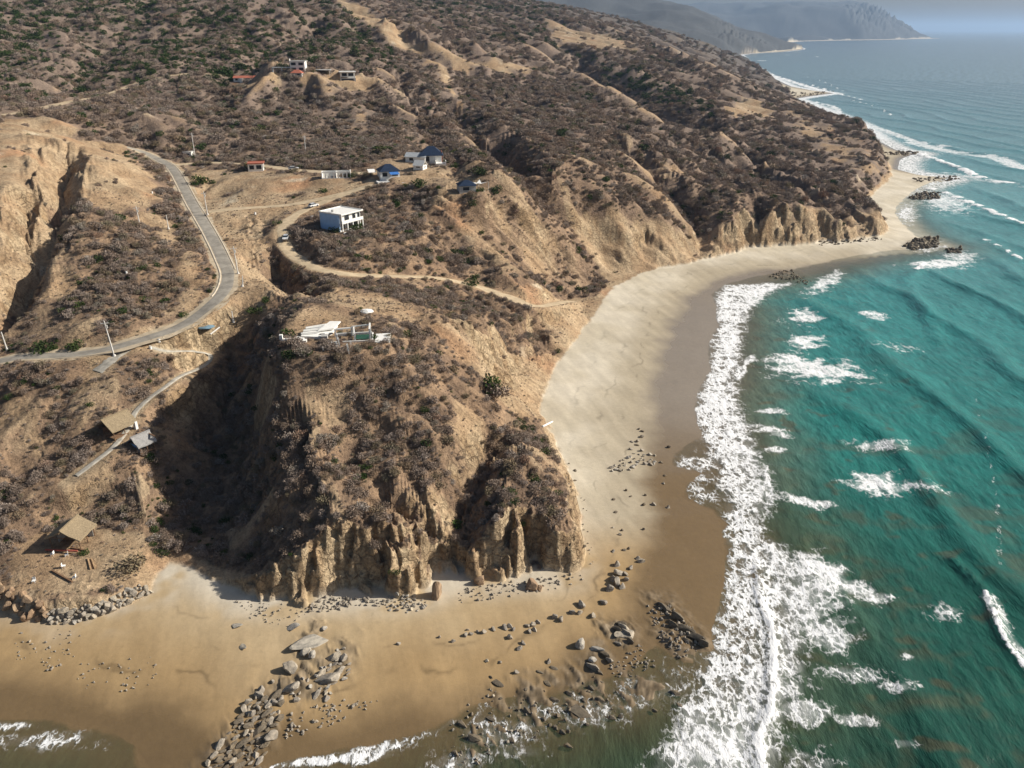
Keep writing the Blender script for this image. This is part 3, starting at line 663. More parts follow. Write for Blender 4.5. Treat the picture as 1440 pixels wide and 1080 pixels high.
# coarse colour flecks of wind ripples
rp = t.nodes.new("ShaderNodeMapping"); t.links.new(co, rp.inputs[0]); rp.inputs['Scale'].default_value = (.55, .16, 1); rp.inputs['Rotation'].default_value = (0, 0, -.9)
nr_ = noise(t, rp.outputs[0], 1.1, 7, .68)
gain = mathn(t, 'ADD', .25, mathn(t, 'MULTIPLY', nr_.outputs[0], 1.5))
vm = t.nodes.new("ShaderNodeVectorMath"); vm.operation = 'SCALE'; t.links.new(wcA.outputs['Color'], vm.inputs[0]); t.links.new(gain, vm.inputs['Scale'])
t.links.new(mixc(t, fo, vm.outputs[0], (.86, .87, .88)), b.inputs['Base Color'])
t.links.new(mathn(t, 'ADD', .16, mathn(t, 'MULTIPLY', fo, .7)), b.inputs['Roughness'])
b.inputs['IOR'].default_value = 1.33
bn = t.nodes.new("ShaderNodeBump"); bn.inputs['Strength'].default_value = .8; bn.inputs['Distance'].default_value = .55
rp2 = t.nodes.new("ShaderNodeMapping"); t.links.new(co, rp2.inputs[0]); rp2.inputs['Scale'].default_value = (.12, .045, 1); rp2.inputs['Rotation'].default_value = (0, 0, -.3)
nl = noise(t, rp2.outputs[0], 1.0, 6, .62)
bh = mathn(t, 'ADD', mathn(t, 'MULTIPLY', nr_.outputs[0], .8), mathn(t, 'ADD', mathn(t, 'MULTIPLY', nl.outputs[0], 1.6), mathn(t, 'MULTIPLY', fo, .12)))
t.links.new(bh, bn.inputs['Height']); t.links.new(bn.outputs[0], b.inputs['Normal'])
al = mathn(t, 'MAXIMUM', aA.outputs['Fac'], mathn(t, 'MULTIPLY', fo, ramp(t, aA.outputs['Fac'], .0, .12)))
t.links.new(al, b.inputs['Alpha'])
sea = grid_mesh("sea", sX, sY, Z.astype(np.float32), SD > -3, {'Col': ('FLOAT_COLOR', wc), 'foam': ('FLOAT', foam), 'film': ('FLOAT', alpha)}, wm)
tag(sea, kind='structure')

# ---------------------------------------------------------------- roads and tracks
asphalt = simple("asphalt", (.29, .265, .225), .92, .22, .3, .1)
dirt = simple("packed_dirt", (.50, .395, .26), .95, .2, .35, .3)
dirt2 = simple("pale_grit", (.46, .38, .27), .95, .2, .4, .3)
conc = simple("concrete", (.42, .39, .33), .9, .25, .8, .15)
kerbm = simple("kerb_concrete", (.55, .48, .38), .9, .2, .5)
def ribbon(name, L, zz, wd, m, lift, rag=0.0, cut=(0, 1), off=0.0, edge=.12):
    n = len(L); a, b_ = int(cut[0]*(n-1)), int(cut[1]*(n-1))+1
    bm_ = bmesh.new(); prev = None; s_ = 0
    # resample at about 2 m
    P = [];
    for i in range(a, b_-1):
        seg = np.hypot(*(L[i+1]-L[i])); k_ = max(1, int(seg/1.6))
        for j in range(k_):
            t_ = j/k_; P.append((L[i]*(1-t_)+L[i+1]*t_, zz[i]*(1-t_)+zz[i+1]*t_))
    for i in range(1, len(P)-1):
        p, z = P[i]; tn = P[i+1][0]-P[i-1][0]; tn = tn/(np.hypot(*tn)+1e-9); nrm = np.array([-tn[1], tn[0]]); s_ += 1.6
        row = []
        for k_ in range(7):
            u_ = (k_/6-.5)
            e_ = rag*(math.sin(s_*.31+k_)+math.sin(s_*.83+2*k_)+random.uniform(-.7, .7))*.3 if k_ in (0, 6) else 0
            q = p+nrm*(u_*(wd+e_)+off)
            zg = max(ground_z(q[0], q[1]), z-.05)
            row.append(bm_.verts.new((q[0], q[1], (min(zg, z+.25)+lift) if k_ not in (0, 6) else min(zg, z+.2)-edge*.3+lift*.3)))
        if prev:
            for k_ in range(6):
                f_ = bm_.faces.new((prev[k_], prev[k_+1], row[k_+1], row[k_])); f_.smooth = True
        prev = row
    bmesh.ops.recalc_face_normals(bm_, faces=bm_.faces)
    me_ = bpy.data.meshes.new(name); bm_.to_mesh(me_); bm_.free()
    if len(me_.polygons) and me_.polygons[len(me_.polygons)//2].normal.z < 0: me_.flip_normals()
    me_.materials.append(m); o_ = bpy.data.objects.new(name, me_); C.objects.link(o_); tag(o_, kind='structure'); return o_
Lm, zm, wm_ = rd_line["main"]
ribbon("road_shoulder", Lm, zm, 7.6, dirt2, .03, 2.0)
ribbon("road", Lm, zm, 4.2, asphalt, .09, .5)
ribbon("road_kerb", Lm, zm, .5, kerbm, .16, .0, (.45, .93), 2.3)
ribbon("road_kerb", Lm, zm, .4, kerbm, .14, .0, (.55, .9), -2.3)
ribbon("dirt_track", *rd_line["track"][:2], 4.8, dirt, .07, 1.2)
ribbon("dirt_track", *rd_line["loop"][:2], 4.2, dirt, .10, 1.4)
ribbon("dirt_track", *rd_line["upper"][:2], 5.5, dirt, .13, 1.8)
ribbon("dirt_road", *rd_line["hill"][:2], 6.5, dirt, .12, 2.0)
ribbon("concrete_apron", *rd_line["branch"][:2], 3.4, conc, .12, 1.0)
ribbon("stepped_path", *rd_line["path"][:2], 1.5, conc, .2, .15)

# ---------------------------------------------------------------- shrubs
def bush_material(name, stops_, dark):
    m, t, b = mat(name)
    oi = t.nodes.new("ShaderNodeObjectInfo"); cr = t.nodes.new("ShaderNodeValToRGB")
    cr.color_ramp.interpolation = 'LINEAR'
    els = cr.color_ramp.elements
    while len(els) < len(stops_): els.new(.5)
    for e, (p, c) in zip(els, stops_): e.position = p; e.color = (*c, 1)
    t.links.new(oi.outputs['Random'], cr.inputs[0])
    co_ = t.nodes.new("ShaderNodeTexCoord").outputs['Object']
    n_ = noise(t, co_, 5.5, 4, .7); f_ = ramp(t, n_.outputs[0], .3, .7)
    hs = mixc(t, f_, cr.outputs[0], tuple(dark), 'MIX'); 
    t.links.new(hs, b.inputs['Base Color']); b.inputs['Roughness'].default_value = .95; b.inputs['Specular IOR Level'].default_value = .08
    return m
dry_m = bush_material("dry_twigs", [(0, (.40,.325,.27)), (.25, (.27,.205,.155)), (.5, (.42,.36,.32)), (.68, (.33,.235,.15)), (.8, (.20,.19,.10)), (.92, (.50,.46,.42)), (1, (.35,.20,.12))], (.19, .145, .115))
grn_m = bush_material("green_leaves", [(0, (.045,.085,.02)), (.3, (.075,.125,.028)), (.6, (.05,.07,.03)), (.85, (.10,.13,.035)), (1, (.06,.10,.025))], (.028, .045, .015))
stem_m = simple("bark", (.12, .09, .07), .9)
def bush_mesh(name, seed, n, qs, lobes, m, thin=False):
    g = np.random.default_rng(seed)
    L = [(g.uniform(-.55, .55), g.uniform(-.55, .55), g.uniform(.28, .55), g.uniform(.35, .6)) for _ in range(lobes)]
    L[0] = (0, 0, .45, .65)
    V = []; F = []
    for i in range(n):
        cx_, cy_, cz_, rr_ = L[g.integers(lobes)]
        v = g.normal(size=3); v /= np.linalg.norm(v)+1e-9
        q = g.uniform(.45, 1.05)**.6*rr_
        p = np.array([cx_, cy_, cz_])+v*q*np.array([1, 1, .8])
        if p[2] < .02: p[2] = g.uniform(.0, .15)
        d1 = v+g.normal(size=3)*.7; d1 /= np.linalg.norm(d1); d2 = np.cross(d1, g.normal(size=3)); d2 /= np.linalg.norm(d2)+1e-9
        l = qs*g.uniform(.6, 1.5); w2 = l*(.42 if thin else .62)
        k_ = len(V); V += [p-d1*l*.5, p+d2*w2*.5, p+d1*l*.5, p-d2*w2*.5]; F.append((k_, k_+1, k_+2, k_+3))
    for i in range(9):                                 # stems
        a_ = g.uniform(0, 6.28); e = np.array([math.cos(a_)*.6, math.sin(a_)*.6, g.uniform(.4, .8)]); s_ = np.array([-e[1], e[0], 0])*.05
        k_ = len(V); V += [s_*.6, -s_*.6, e]; F.append((k_, k_+1, k_+2))
    me_ = bpy.data.meshes.new(name); me_.from_pydata([tuple(p) for p in V], [], F); me_.materials.append(m); me_.update(); return me_
dry_meshes = [bush_mesh("dry_shrub", 100+i, 560, .165, 4+i, dry_m, True) for i in range(5)]
grn_meshes = [bush_mesh("green_shrub", 200+i, 380, .17, 4+i, grn_m) for i in range(4)]
bands = [(112, 260, 1.2, .45, 2.1), (260, 450, 2.2, .6, 2.7), (450, 800, 6.5, 1.0, 4.0), (800, 1400, 20, 1.8, 5.6), (1400, 2700, 95, 4, 8)]
pts = []
for r0, r1, ar, s0, s1 in bands:
    a0, a1 = R(-40), (R(34) if r1 > 300 else R(16))
    n = int(.5*(a1-a0)*(r1*r1-r0*r0)/ar)
    a_ = rng.uniform(a0, a1, n); q = np.sqrt(rng.uniform(r0*r0, r1*r1, n)); x = q*np.sin(a_); y = q*np.cos(a_)
    v = gsample(VEG, x, y); cl_ = fbm(x/(s1*3.2), y/(s1*3.2), 2, 301)
    k_ = rng.uniform(0, 1, n) < np.clip(v*1.1+cl_*1.2-.18, 0, 1)*(v > .08)
    # a few pioneers on bare ground
    x, y, q, v = x[k_], y[k_], q[k_], v[k_]; n = len(x)
    s_ = s0+(s1-s0)*rng.uniform(0, 1, n)**2.6*(.35+.75*v)
    lu = gsample(LUSHF, x, y)+.12*fbm(x/30, y/30, 2, 303)-.05*(gsample(er, x, y) > .3)
    g_ = rng.uniform(0, 1, n) < lu
    pts.append(np.stack([x, y, gsample(H, x, y)-.12*s_, s_, g_, q], 1))
pts = np.concatenate(pts)
print("SHRUBS", len(pts))
cp, sp = math.cos(PITCH), math.sin(PITCH)
dz = pts[:, 2]-CAMZ; fw = pts[:, 1]*cp-dz*sp; upv = pts[:, 1]*sp+dz*cp
PX = 720+FPX*pts[:, 0]/fw; PY = 540-FPX*upv/fw
app = pts[:, 3]/fw
inf = (PX > 4) & (PX < 1436) & (PY > 4) & (PY < 1076)
order = np.argsort(-app*inf)
chosen = np.zeros(len(pts), bool); cnt = [0, 0]
REG = [((0, 0, 1440, 135), "the far upper hills"), ((0, 135, 700, 290), "the slope above the villas"), ((0, 290, 330, 480), "the mound left of the paved road"), ((0, 480, 285, 760), "the hillside below the paved road"), ((285, 430, 396, 830), "the shaded ravine left of the headland"),
       ((396, 430, 640, 700), "the crown of the headland"), ((640, 560, 830, 760), "the seaward block of the headland"), ((396, 640, 830, 830), "the brink of the sea cliff"), ((330, 260, 860, 560), "the gullied spur behind the headland"), ((700, 100, 1300, 350), "the slopes above the curved beach")]
def region(px_, py_):
    for (a_, b_, c_, d_), nm in REG:
        if a_ <= px_ < c_ and b_ <= py_ < d_: return nm
    return "the low ground behind the beach"
def visible(i):
    h_ = hit(PX[i], PY[i]-app[i]*500); return (h_.xy.length-math.hypot(pts[i, 0], pts[i, 1])) > -6
def plant(name, me_, x, y, z, s_, label, cat, group, sz=None):
    o_ = bpy.data.objects.new(name, me_); C.objects.link(o_); o_.location = (x, y, z); o_.rotation_euler = (0, 0, random.uniform(0, 6.28)); o_.scale = (s_, s_*random.uniform(.85, 1.15), sz or s_*random.uniform(.75, 1.1))
    return tag(o_, label, cat, group)
for i in order[:1500]:
    g_ = int(pts[i, 4])
    if cnt[g_] >= (260, 90)[g_] or not visible(i): continue
    cnt[g_] += 1; chosen[i] = True; rg_ = region(PX[i], PY[i])
    plant("green_shrub" if g_ else "dry_shrub", (grn_meshes if g_ else dry_meshes)[i % (4 if g_ else 5)], pts[i, 0], pts[i, 1], pts[i, 2], pts[i, 3],
          ("leafy green shrub growing wild on " if g_ else "leafless grey brown shrub growing on ")+rg_, "shrub", ("green" if g_ else "dry")+" shrubs on "+rg_)
GREEN = [(278,259,13,"lone green bush on the bare field right of the paved road"),(640,742,12,"bright green bush in the notch of the sea cliff"),(688,545,22,"big olive green bush above the beach side of the headland"),(766,638,10,"bright green bush at the right brow of the headland"),(662,401,12,"green bush beside the track to the beach"),(592,306,8,"bright green bush on the slope below the white villa"),
 (350,238,9,"dark green tree against the small flat roofed house"),(228,778,9,"round green bush at the edge of the sand near the thatched hut"),(600,626,11,"green bush midway down the headland"),(596,578,9,"small green bush on the upper headland"),(590,262,12,"green tree below the blue roofed villas"),(672,246,13,"dark green tree right of the blue roofed villas"),(640,236,8,"green tree behind the white terrace of the villas"),(538,214,10,"green tree left of the blue roofed villas"),
 (258,445,8,"green bush beside the bend of the paved road"),(402,474,13,"green bush left of the ruined terrace"),(408,503,13,"green hedge below the white wall of the ruin"),(362,440,12,"dark green tree at the head of the ravine"),(375,425,9,"green bush by the saddle above the ravine"),(352,548,9,"green tree in the upper ravine"),(362,575,8,"pale green tree inside the ravine"),(275,750,10,"green bush at the foot of the ravine"),(316,778,8,"small green bush where the ravine meets the sand"),
 (432,612,8,"green bush on the shaded side of the headland"),(394,628,8,"green bush near the edge of the ravine"),(706,668,6,"small bright bush on the seaward block"),(786,408,8,"green bush where the track meets the beach"),(812,408,7,"low green bush beside the beach foot"),(570,472,10,"green bush right of the ruined terrace"),(525,476,8,"green bush inside the ruined frame"),(616,497,8,"green bush above the pink fan slope"),(555,806,8,"green bush clinging to the cliff face"),(736,735,8,"green bush on the brow of the right cliff"),(470,650,7,"green bush above the ribbed cliff"),
 (505,318,7,"green shrub at the corner of the white villa"),(470,326,8,"green shrub under the blue wall of the villa"),(120,778,8,"young palm like tree on the hut terrace"),(60,494,16,"green thicket beside the lower paved road"),(110,490,13,"pale green thicket below the road bank"),(315,105,11,"dark green tree left of the red roofed house"),(335,98,10,"green tree behind the red roofed house"),(395,98,10,"green tree between the hilltop houses"),(440,90,11,"dark green tree behind the hilltop white house"),(498,76,9,"green tree above the square hilltop house"),(515,104,8,"green tree right of the square hilltop house"),(300,258,6,"small green bush on the roadside"),(180,216,5,"small green bush at the upper road bend"),(665,288,9,"green hedge under the small blue roofed house"),(700,272,12,"green thicket right of the small blue roofed house"),(455,270,7,"green tree on the slope above the track"),(575,330,9,"green bush in the gully below the villa"),(785,495,6,"low green bush at the foot of the fan slope"),(600,355,8,"green bush above the loop track"),(562,381,6,"green bush beside the loop track")]
for px_, py_, rp, lb in GREEN:
    p = hit(px_, py_); s_ = rp*(p-Vector((0, 0, CAMZ))).length/FPX*1.05
    o_ = plant("green_shrub", random.choice(grn_meshes), p.x, p.y, p.z-.2, s_, lb, "tree" if "tree" in lb else "shrub", None, s_*.95)
for px_, py_, rp, lb in [(181,806,27,"large round leafless brown bush beside the thatched hut terrace"),(205,560,14,"brown bush right of the upper huts"),(690,556,26,"russet dry thicket under the big olive bush"),(430,700,14,"grey bush on the shaded cliff shoulder"),(350,690,16,"pale grey bare tree deep in the ravine")]:
    p = hit(px_, py_); s_ = rp*(p-Vector((0, 0, CAMZ))).length/FPX
    plant("dry_shrub", dry_meshes[2], p.x, p.y, p.z-.2, s_, lb, "shrub", None, s_*.75)
rest = pts[~chosen]
def scatter(name, P, meshes, m, protos):
    me_ = bpy.data.meshes.new(name); me_.vertices.add(len(P)); me_.vertices.foreach_set("co", P[:, :3].astype(np.float32).ravel())
    a1 = me_.attributes.new("size", 'FLOAT', 'POINT'); a1.data.foreach_set("value", P[:, 3].astype(np.float32))
    a2 = me_.attributes.new("kindno", 'INT', 'POINT'); a2.data.foreach_set("value", rng.integers(0, len(protos), len(P)).astype(np.int32))
    a3 = me_.attributes.new("turn", 'FLOAT_VECTOR', 'POINT'); rv = np.zeros((len(P), 3), np.float32); rv[:, 2] = rng.uniform(0, 6.28, len(P)); rv[:, 0] = rng.normal(0, .12, len(P)); rv[:, 1] = rng.normal(0, .12, len(P)); a3.data.foreach_set("vector", rv.ravel())
    o_ = bpy.data.objects.new(name, me_); C.objects.link(o_)
    ng = bpy.data.node_groups.new(name, 'GeometryNodeTree')
    ng.interface.new_socket("Geometry", in_out='INPUT', socket_type='NodeSocketGeometry'); ng.interface.new_socket("Geometry", in_out='OUTPUT', socket_type='NodeSocketGeometry')
    gi = ng.nodes.new("NodeGroupInput"); go = ng.nodes.new("NodeGroupOutput"); ip = ng.nodes.new("GeometryNodeInstanceOnPoints"); jn = ng.nodes.new("GeometryNodeJoinGeometry")
    for pr in reversed(protos):
        oi = ng.nodes.new("GeometryNodeObjectInfo"); oi.inputs['Object'].default_value = pr; oi.inputs['As Instance'].default_value = True; oi.transform_space = 'ORIGINAL'
        ng.links.new(oi.outputs['Geometry'], jn.inputs[0])
    def at(nm, ty):
        n_ = ng.nodes.new("GeometryNodeInputNamedAttribute"); n_.data_type = ty; n_.inputs['Name'].default_value = nm; return n_.outputs['Attribute']
    ng.links.new(gi.outputs[0], ip.inputs['Points']); ng.links.new(jn.outputs[0], ip.inputs['Instance']); ip.inputs['Pick Instance'].default_value = True
    ng.links.new(at("kindno", 'INT'), ip.inputs['Instance Index']); ng.links.new(at("size", 'FLOAT'), ip.inputs['Scale'])
    er_ = ng.nodes.new("FunctionNodeEulerToRotation"); ng.links.new(at("turn", 'FLOAT_VECTOR'), er_.inputs[0]); ng.links.new(er_.outputs[0], ip.inputs['Rotation'])
    ng.links.new(ip.outputs[0], go.inputs[0])
    md = o_.modifiers.new("scatter", 'NODES'); md.node_group = ng
    return o_
def first_of(meshes):
    return [next(o_ for o_ in C.objects if o_.data is m_) for m_ in meshes if any(o_.data is m_ for o_ in C.objects)]
o_ = scatter("dry_scrub", rest[rest[:, 4] == 0], dry_meshes, dry_m, first_of(dry_meshes)); tag(o_, "dense leafless grey brown scrub covering the coastal hills", "scrub", kind='stuff')
o_ = scatter("green_scrub", rest[rest[:, 4] == 1], grn_meshes, grn_m, first_of(grn_meshes)); tag(o_, "dark green bushes scattered through the dry hillside scrub", "scrub", kind='stuff')
# straw tufts on the open ground
n = 16000
a_ = rng.uniform(R(-40), R(10), n); q = np.sqrt(rng.uniform(120**2, 330**2, n)); x = q*np.sin(a_); y = q*np.cos(a_)
v = gsample(VEG, x, y); k_ = (gsample(DF, x, y) > 3) & (gsample(RD, x, y) > .8) & (rng.uniform(0, 1, n) < .75) & (gsample(SL, x, y) < 1.6)
x, y = x[k_], y[k_]
P = np.stack([x, y, gsample(H, x, y)-.03, rng.uniform(.14, .42, len(x)), x, y], 1)
o_ = scatter("dry_weeds", P, dry_meshes, dry_m, first_of(dry_meshes)); tag(o_, "low straw brown weeds dotting the open earth", "weeds", kind='stuff')

# ---------------------------------------------------------------- built things
class MB:
    """collects shapes of one part in the thing's own axes"""
    def __init__(s): s.bm = bmesh.new()
    def box(s, x0, x1, y0, y1, z0, z1):
        v = [s.bm.verts.new(p) for p in ((x0,y0,z0),(x1,y0,z0),(x1,y1,z0),(x0,y1,z0),(x0,y0,z1),(x1,y0,z1),(x1,y1,z1),(x0,y1,z1))]
        for f in ((3,2,1,0),(4,5,6,7),(0,1,5,4),(1,2,6,5),(2,3,7,6),(3,0,4,7)): s.bm.faces.new([v[i] for i in f])
        return s
    def bar(s, a, b, w_):
        a = Vector(a); b = Vector(b); d_ = (b-a); q = d_.to_track_quat('Z', 'Y'); L = d_.length
        v = []
        for z in (0, L):
            for x, y in ((-1,-1),(1,-1),(1,1),(-1,1)): v.append(s.bm.verts.new(a+q @ Vector((x*w_/2, y*w_/2, z))))
        for f in ((3,2,1,0),(4,5,6,7),(0,1,5,4),(1,2,6,5),(2,3,7,6),(3,0,4,7)): s.bm.faces.new([v[i] for i in f])
        return s
    def pole(s, a, b, r0, r1, n=8):
        a = Vector(a); b = Vector(b); q = (b-a).to_track_quat('Z', 'Y'); L = (b-a).length; rings = []
        for z, rr_ in ((0, r0), (L, r1)): rings.append([s.bm.verts.new(a+q @ Vector((rr_*math.cos(i*6.2832/n), rr_*math.sin(i*6.2832/n), z))) for i in range(n)])
        for i in range(n): s.bm.faces.new((rings[0][i], rings[0][(i+1) % n], rings[1][(i+1) % n], rings[1][i]))
        s.bm.faces.new(rings[0][::-1]); s.bm.faces.new(rings[1]); return s
    def slab(s, pts_, th):
        """a plate through the given corner points, th thick downwards"""
        up_ = [s.bm.verts.new(p) for p in pts_]; dn = [s.bm.verts.new((p[0], p[1], p[2]-th)) for p in pts_]; n = len(pts_)
        s.bm.faces.new(up_); s.bm.faces.new(dn[::-1])
        for i in range(n): s.bm.faces.new((up_[i], dn[i], dn[(i+1) % n], up_[(i+1) % n]))
        return s
    def build(s, name, m, parent=None, loc=None, rz=0, smooth=False, bevel=0):
        bmesh.ops.recalc_face_normals(s.bm, faces=s.bm.faces)
        me_ = bpy.data.meshes.new(name); s.bm.to_mesh(me_); s.bm.free(); me_.materials.append(m)
        if smooth:
            for p in me_.polygons: p.use_smooth = True
        o_ = bpy.data.objects.new(name, me_); C.objects.link(o_)
        if parent: o_.parent = parent
        if loc is not None: o_.location = loc; o_.rotation_euler = (0, 0, rz)
        return o_
def thing(name, px, py, rz, label, cat, group=None, dz=0.0):
    o_ = bpy.data.objects.new(name, None); C.objects.link(o_); p = hit(px, py); o_.location = (p.x, p.y, p.z+dz); o_.rotation_euler = (0, 0, R(rz)); o_.empty_display_size = .5
    return tag(o_, label, cat, group)
white = simple("white_plaster", (.80, .79, .75), .8, .05, .8); greyc = simple("grey_concrete", (.42, .41, .39), .9, .15, 1.2)
bluew = simple("light_blue_wall", (.36, .55, .80), .75, .06, .6); darkg = simple("dark_opening", (.02, .022, .028), .3, .2, 1)
terra = simple("terracotta_tile", (.42, .14, .09), .85, .2, 2.5, .3); thatch = simple("palm_thatch", (.30, .235, .15), .95, .35, 6, .9)
gthatch = simple("weathered_grey_thatch", (.33, .32, .31), .95, .25, 5, .8); bluer = simple("dark_blue_roofing", (.016, .030, .062), .55, .3, 2, .2)
wood = simple("rough_wood", (.20, .12, .07), .9, .3, 4, .3); redw = simple("red_painted_beam", (.38, .10, .07), .8, .2, 3); metal = simple("pale_concrete_pole", (.66, .64, .60), .7, .08, 3)
paper = simple("white_sheet", (.82, .81, .78), .8, .05, 2); greym = simple("grey_sheet_metal", (.42, .44, .46), .5, .12, 1); bluet = simple("blue_tarpaulin", (.06, .20, .55), .6, .2, 2); carw = simple("white_car_paint", (.78, .79, .80), .25, .03, 1, 0, .5); tyre_m = simple("tyre_rubber", (.03, .03, .03), .9, .1, 5)
glass = simple("dark_glass", (.03, .045, .06), .12, .1, 1, 0, .6)
def part(mb, name, m, t_, **k): return mb.build(name, m, t_, **k)
def window(t_, x0, x1, z0, z1, y, dep=.1, m=None, axis='y', name="window"):
    """frame standing proud of the wall with a pane in it; y is the wall plane, outside towards -y (or +x for axis x)"""
    fr = MB(); w_ = .09
    if axis == 'y':
        for b_ in ((x0-w_, x1+w_, z1, z1+w_), (x0-w_, x1+w_, z0-w_, z0), (x0-w_, x0, z0, z1), (x1, x1+w_, z0, z1)): fr.box(b_[0], b_[1], y-.06, y-.003, b_[2], b_[3])
        f_ = fr.build(name, m or white, t_); MB().box(x0, x1, y-.035, y-.004, z0, z1).build("pane", darkg, f_)
    else:
        for b_ in ((x0-w_, x1+w_, z1, z1+w_), (x0-w_, x1+w_, z0-w_, z0), (x0-w_, x0, z0, z1), (x1, x1+w_, z0, z1)): fr.box(y+.003, y+.06, b_[0], b_[1], b_[2], b_[3])
        f_ = fr.build(name, m or white, t_); MB().box(y+.004, y+.035, x0, x1, z0, z1).build("pane", darkg, f_)
    return f_
# --- white and blue villa: local x along its front, -y towards the sea
v = thing("villa", 479, 327, 57, "two storey white villa with a light blue side wall and open lower gallery", "house")
part(MB().box(0, 10.4, 0, .25, 0, .5).box(0, 10.4, 2.4, 2.6, .0, 2.9).box(.25, 10.4, 9.2, 9.4, -.5, 5.9).box(10.15, 10.4, .25, 9.2, -1.5, 5.9).box(0, 10.4, 0, 9.4, 2.9, 3.15).box(.25, 10.15, .0, .22, 3.15, 5.9), "wall", white, v)
part(MB().box(-.01, .25, .23, 9.4, -3, 5.9).box(-.01, .25, .23, 2, -3, 0), "side_wall", bluew, v)  # side wall coloured pale blue, the other walls white
part(MB().box(-.2, 10.6, -1.2, 9.6, 5.9, 6.1).box(-.2, .0, -1.2, 9.6, 6.1, 6.35).box(10.4, 10.6, -1.2, 9.6, 6.1, 6.35).box(0, 10.4, 9.4, 9.6, 6.1, 6.35).box(0, 10.4, -1.2, -1.0, 6.1, 6.35), "roof", white, v)
part(MB().box(0, 10.4, -1.2, 0, 2.9, 3.15).box(0, 10.4, -1.2, -1.05, 3.15, 4.0).box(0, .15, -1.05, 0, 3.15, 5.9), "balcony", white, v)
for x in (.1, 2.6, 5.2, 7.7, 10.1): part(MB().box(x, x+.3, -1.1, -.8, -.6, 2.9), "column", white, v)
part(MB().box(-.4, 10.8, -2.2, 2.4, -2.4, 0), "terrace", white, v)
for x0, x1 in ((2.3, 4.6), (6.2, 7.8), (8.7, 9.9)): window(v, x0, x1, 3.5, 5.4, 0)
for x0, x1 in ((.6, 2.2), (3, 4.6), (5.6, 7.2), (8, 9.6)): part(MB().box(x0, x1, 2.36, 2.395, .05, 2.3), "doorway", darkg, v)
part(MB().pole((2, 5, 6.1), (2, 5, 6.9), .45, .45, 12), "water_tank", greyc, v)
# --- house with gable or hip roof, openings and trim
def house(px, py, rz, Lx, Ly, hz, lab, wall_m, roof_m, roof="flat", name="house", cat="house", wins=((.3, .9),), group=None, pitch=.9, over=.4, base=1.5, storeys=1, over_front=0):
    t_ = thing(name, px, py, rz, lab, cat, group)
    Hh = hz*storeys
    part(MB().box(-Lx/2, Lx/2, 0, Ly, -base, Hh), "wall", wall_m, t_)
    if roof == "flat":
        part(MB().box(-Lx/2-over, Lx/2+over, -over-over_front, Ly+over, Hh+.002, Hh+.22).box(-Lx/2-over, Lx/2+over, -over-over_front, -over-over_front+.15, Hh+.22, Hh+.45).box(-Lx/2-over, Lx/2+over, Ly+over-.15, Ly+over, Hh+.22, Hh+.45), "roof", roof_m, t_)
        if over_front > 1:
            for x in (-Lx/2+.2, Lx/2-.4): part(MB().box(x, x+.2, -over_front+.1, -over_front+.3, -.5, Hh), "column", wall_m, t_)
    elif roof == "gable":
        m_ = MB(); y0, y1, ym = -over-over_front, Ly+over, Ly/2; z0 = Hh-.1; z1 = Hh+pitch
        m_.slab([(-Lx/2-over, y0, z0), (Lx/2+over, y0, z0), (Lx/2+over, ym, z1), (-Lx/2-over, ym, z1)], .15); m_.slab([(-Lx/2-over, ym, z1), (Lx/2+over, ym, z1), (Lx/2+over, y1, z0), (-Lx/2-over, y1, z0)], .15)
        part(m_, "roof", roof_m, t_)
        g_ = MB()
        for sx in (-Lx/2+.02, Lx/2-.12): g_.slab([(sx, 0.05, Hh-.05), (sx+.1, .05, Hh-.05), (sx+.1, ym, z1-.2), (sx, ym, z1-.2)], .02)
        part(g_, "gable", wall_m, t_)
    elif roof == "hip":
        m_ = MB(); e = over; z0 = Hh-.1; z1 = Hh+pitch; q = min(Lx, Ly)*.42; a_ = [(-Lx/2-e, -e, z0), (Lx/2+e, -e, z0), (Lx/2+e, Ly+e, z0), (-Lx/2-e, Ly+e, z0)]; r0_ = (-Lx/2+q, Ly/2, z1); r1_ = (Lx/2-q, Ly/2, z1)
        m_.slab([a_[0], a_[1], r1_, r0_], .12); m_.slab([a_[2], a_[3], r0_, r1_], .12); m_.slab([a_[1], a_[2], r1_], .12); m_.slab([a_[3], a_[0], r0_], .12)
        part(m_, "roof", roof_m, t_)
    for s_ in range(storeys):
        for a_, b_ in wins: window(t_, -Lx/2+Lx*a_, -Lx/2+Lx*b_, s_*hz+.9, s_*hz+hz-.55, 0)
    window(t_, Ly*.3, Ly*.7, .9, hz-.6, Lx/2, axis='x')
    return t_
rr = house(344, 115, 4, 15, 6, 2.6, "long low house with a dull red roof at the left end of the hilltop", white, terra, "gable", wins=((.08, .2), (.3, .42), (.8, .92)), pitch=1.3)
part(MB().box(-3.0, -1.2, -1.6, 0, -.5, 2.2), "porch_wall", white, rr)
hh = house(419, 101, 2, 9.5, 7, 3.1, "white flat roofed two storey house on the hilltop with square windows", white, white, wins=((.08, .4), (.58, .9)), storeys=2)
part(MB().box(-17, -4.9, 1, 3.5, 2.4, 2.8).box(-17, -16.7, 1, 3.5, -1, 2.4).box(-11, -10.8, 1, 3.5, -1, 2.4), "side_terrace", white, hh)
part(MB().box(-4.9, -4.6, 0, 1.5, 6.2, 8.0), "chimney", white, hh)
house(417, 108, 0, 7, 5, 2.4, "small red tiled cottage just below the hilltop two storey house", greyc, terra, "hip", wins=((.55, .85),), pitch=1.8)
cp_ = thing("carport", 452, 104, 0, "pale flat carport on posts between the two hilltop white houses", "shelter")
part(MB().slab([(-6, 0, 2.6), (6, 0, 2.4), (6, 5, 2.7), (-6, 5, 2.9)], .2), "roof", greyc, cp_)
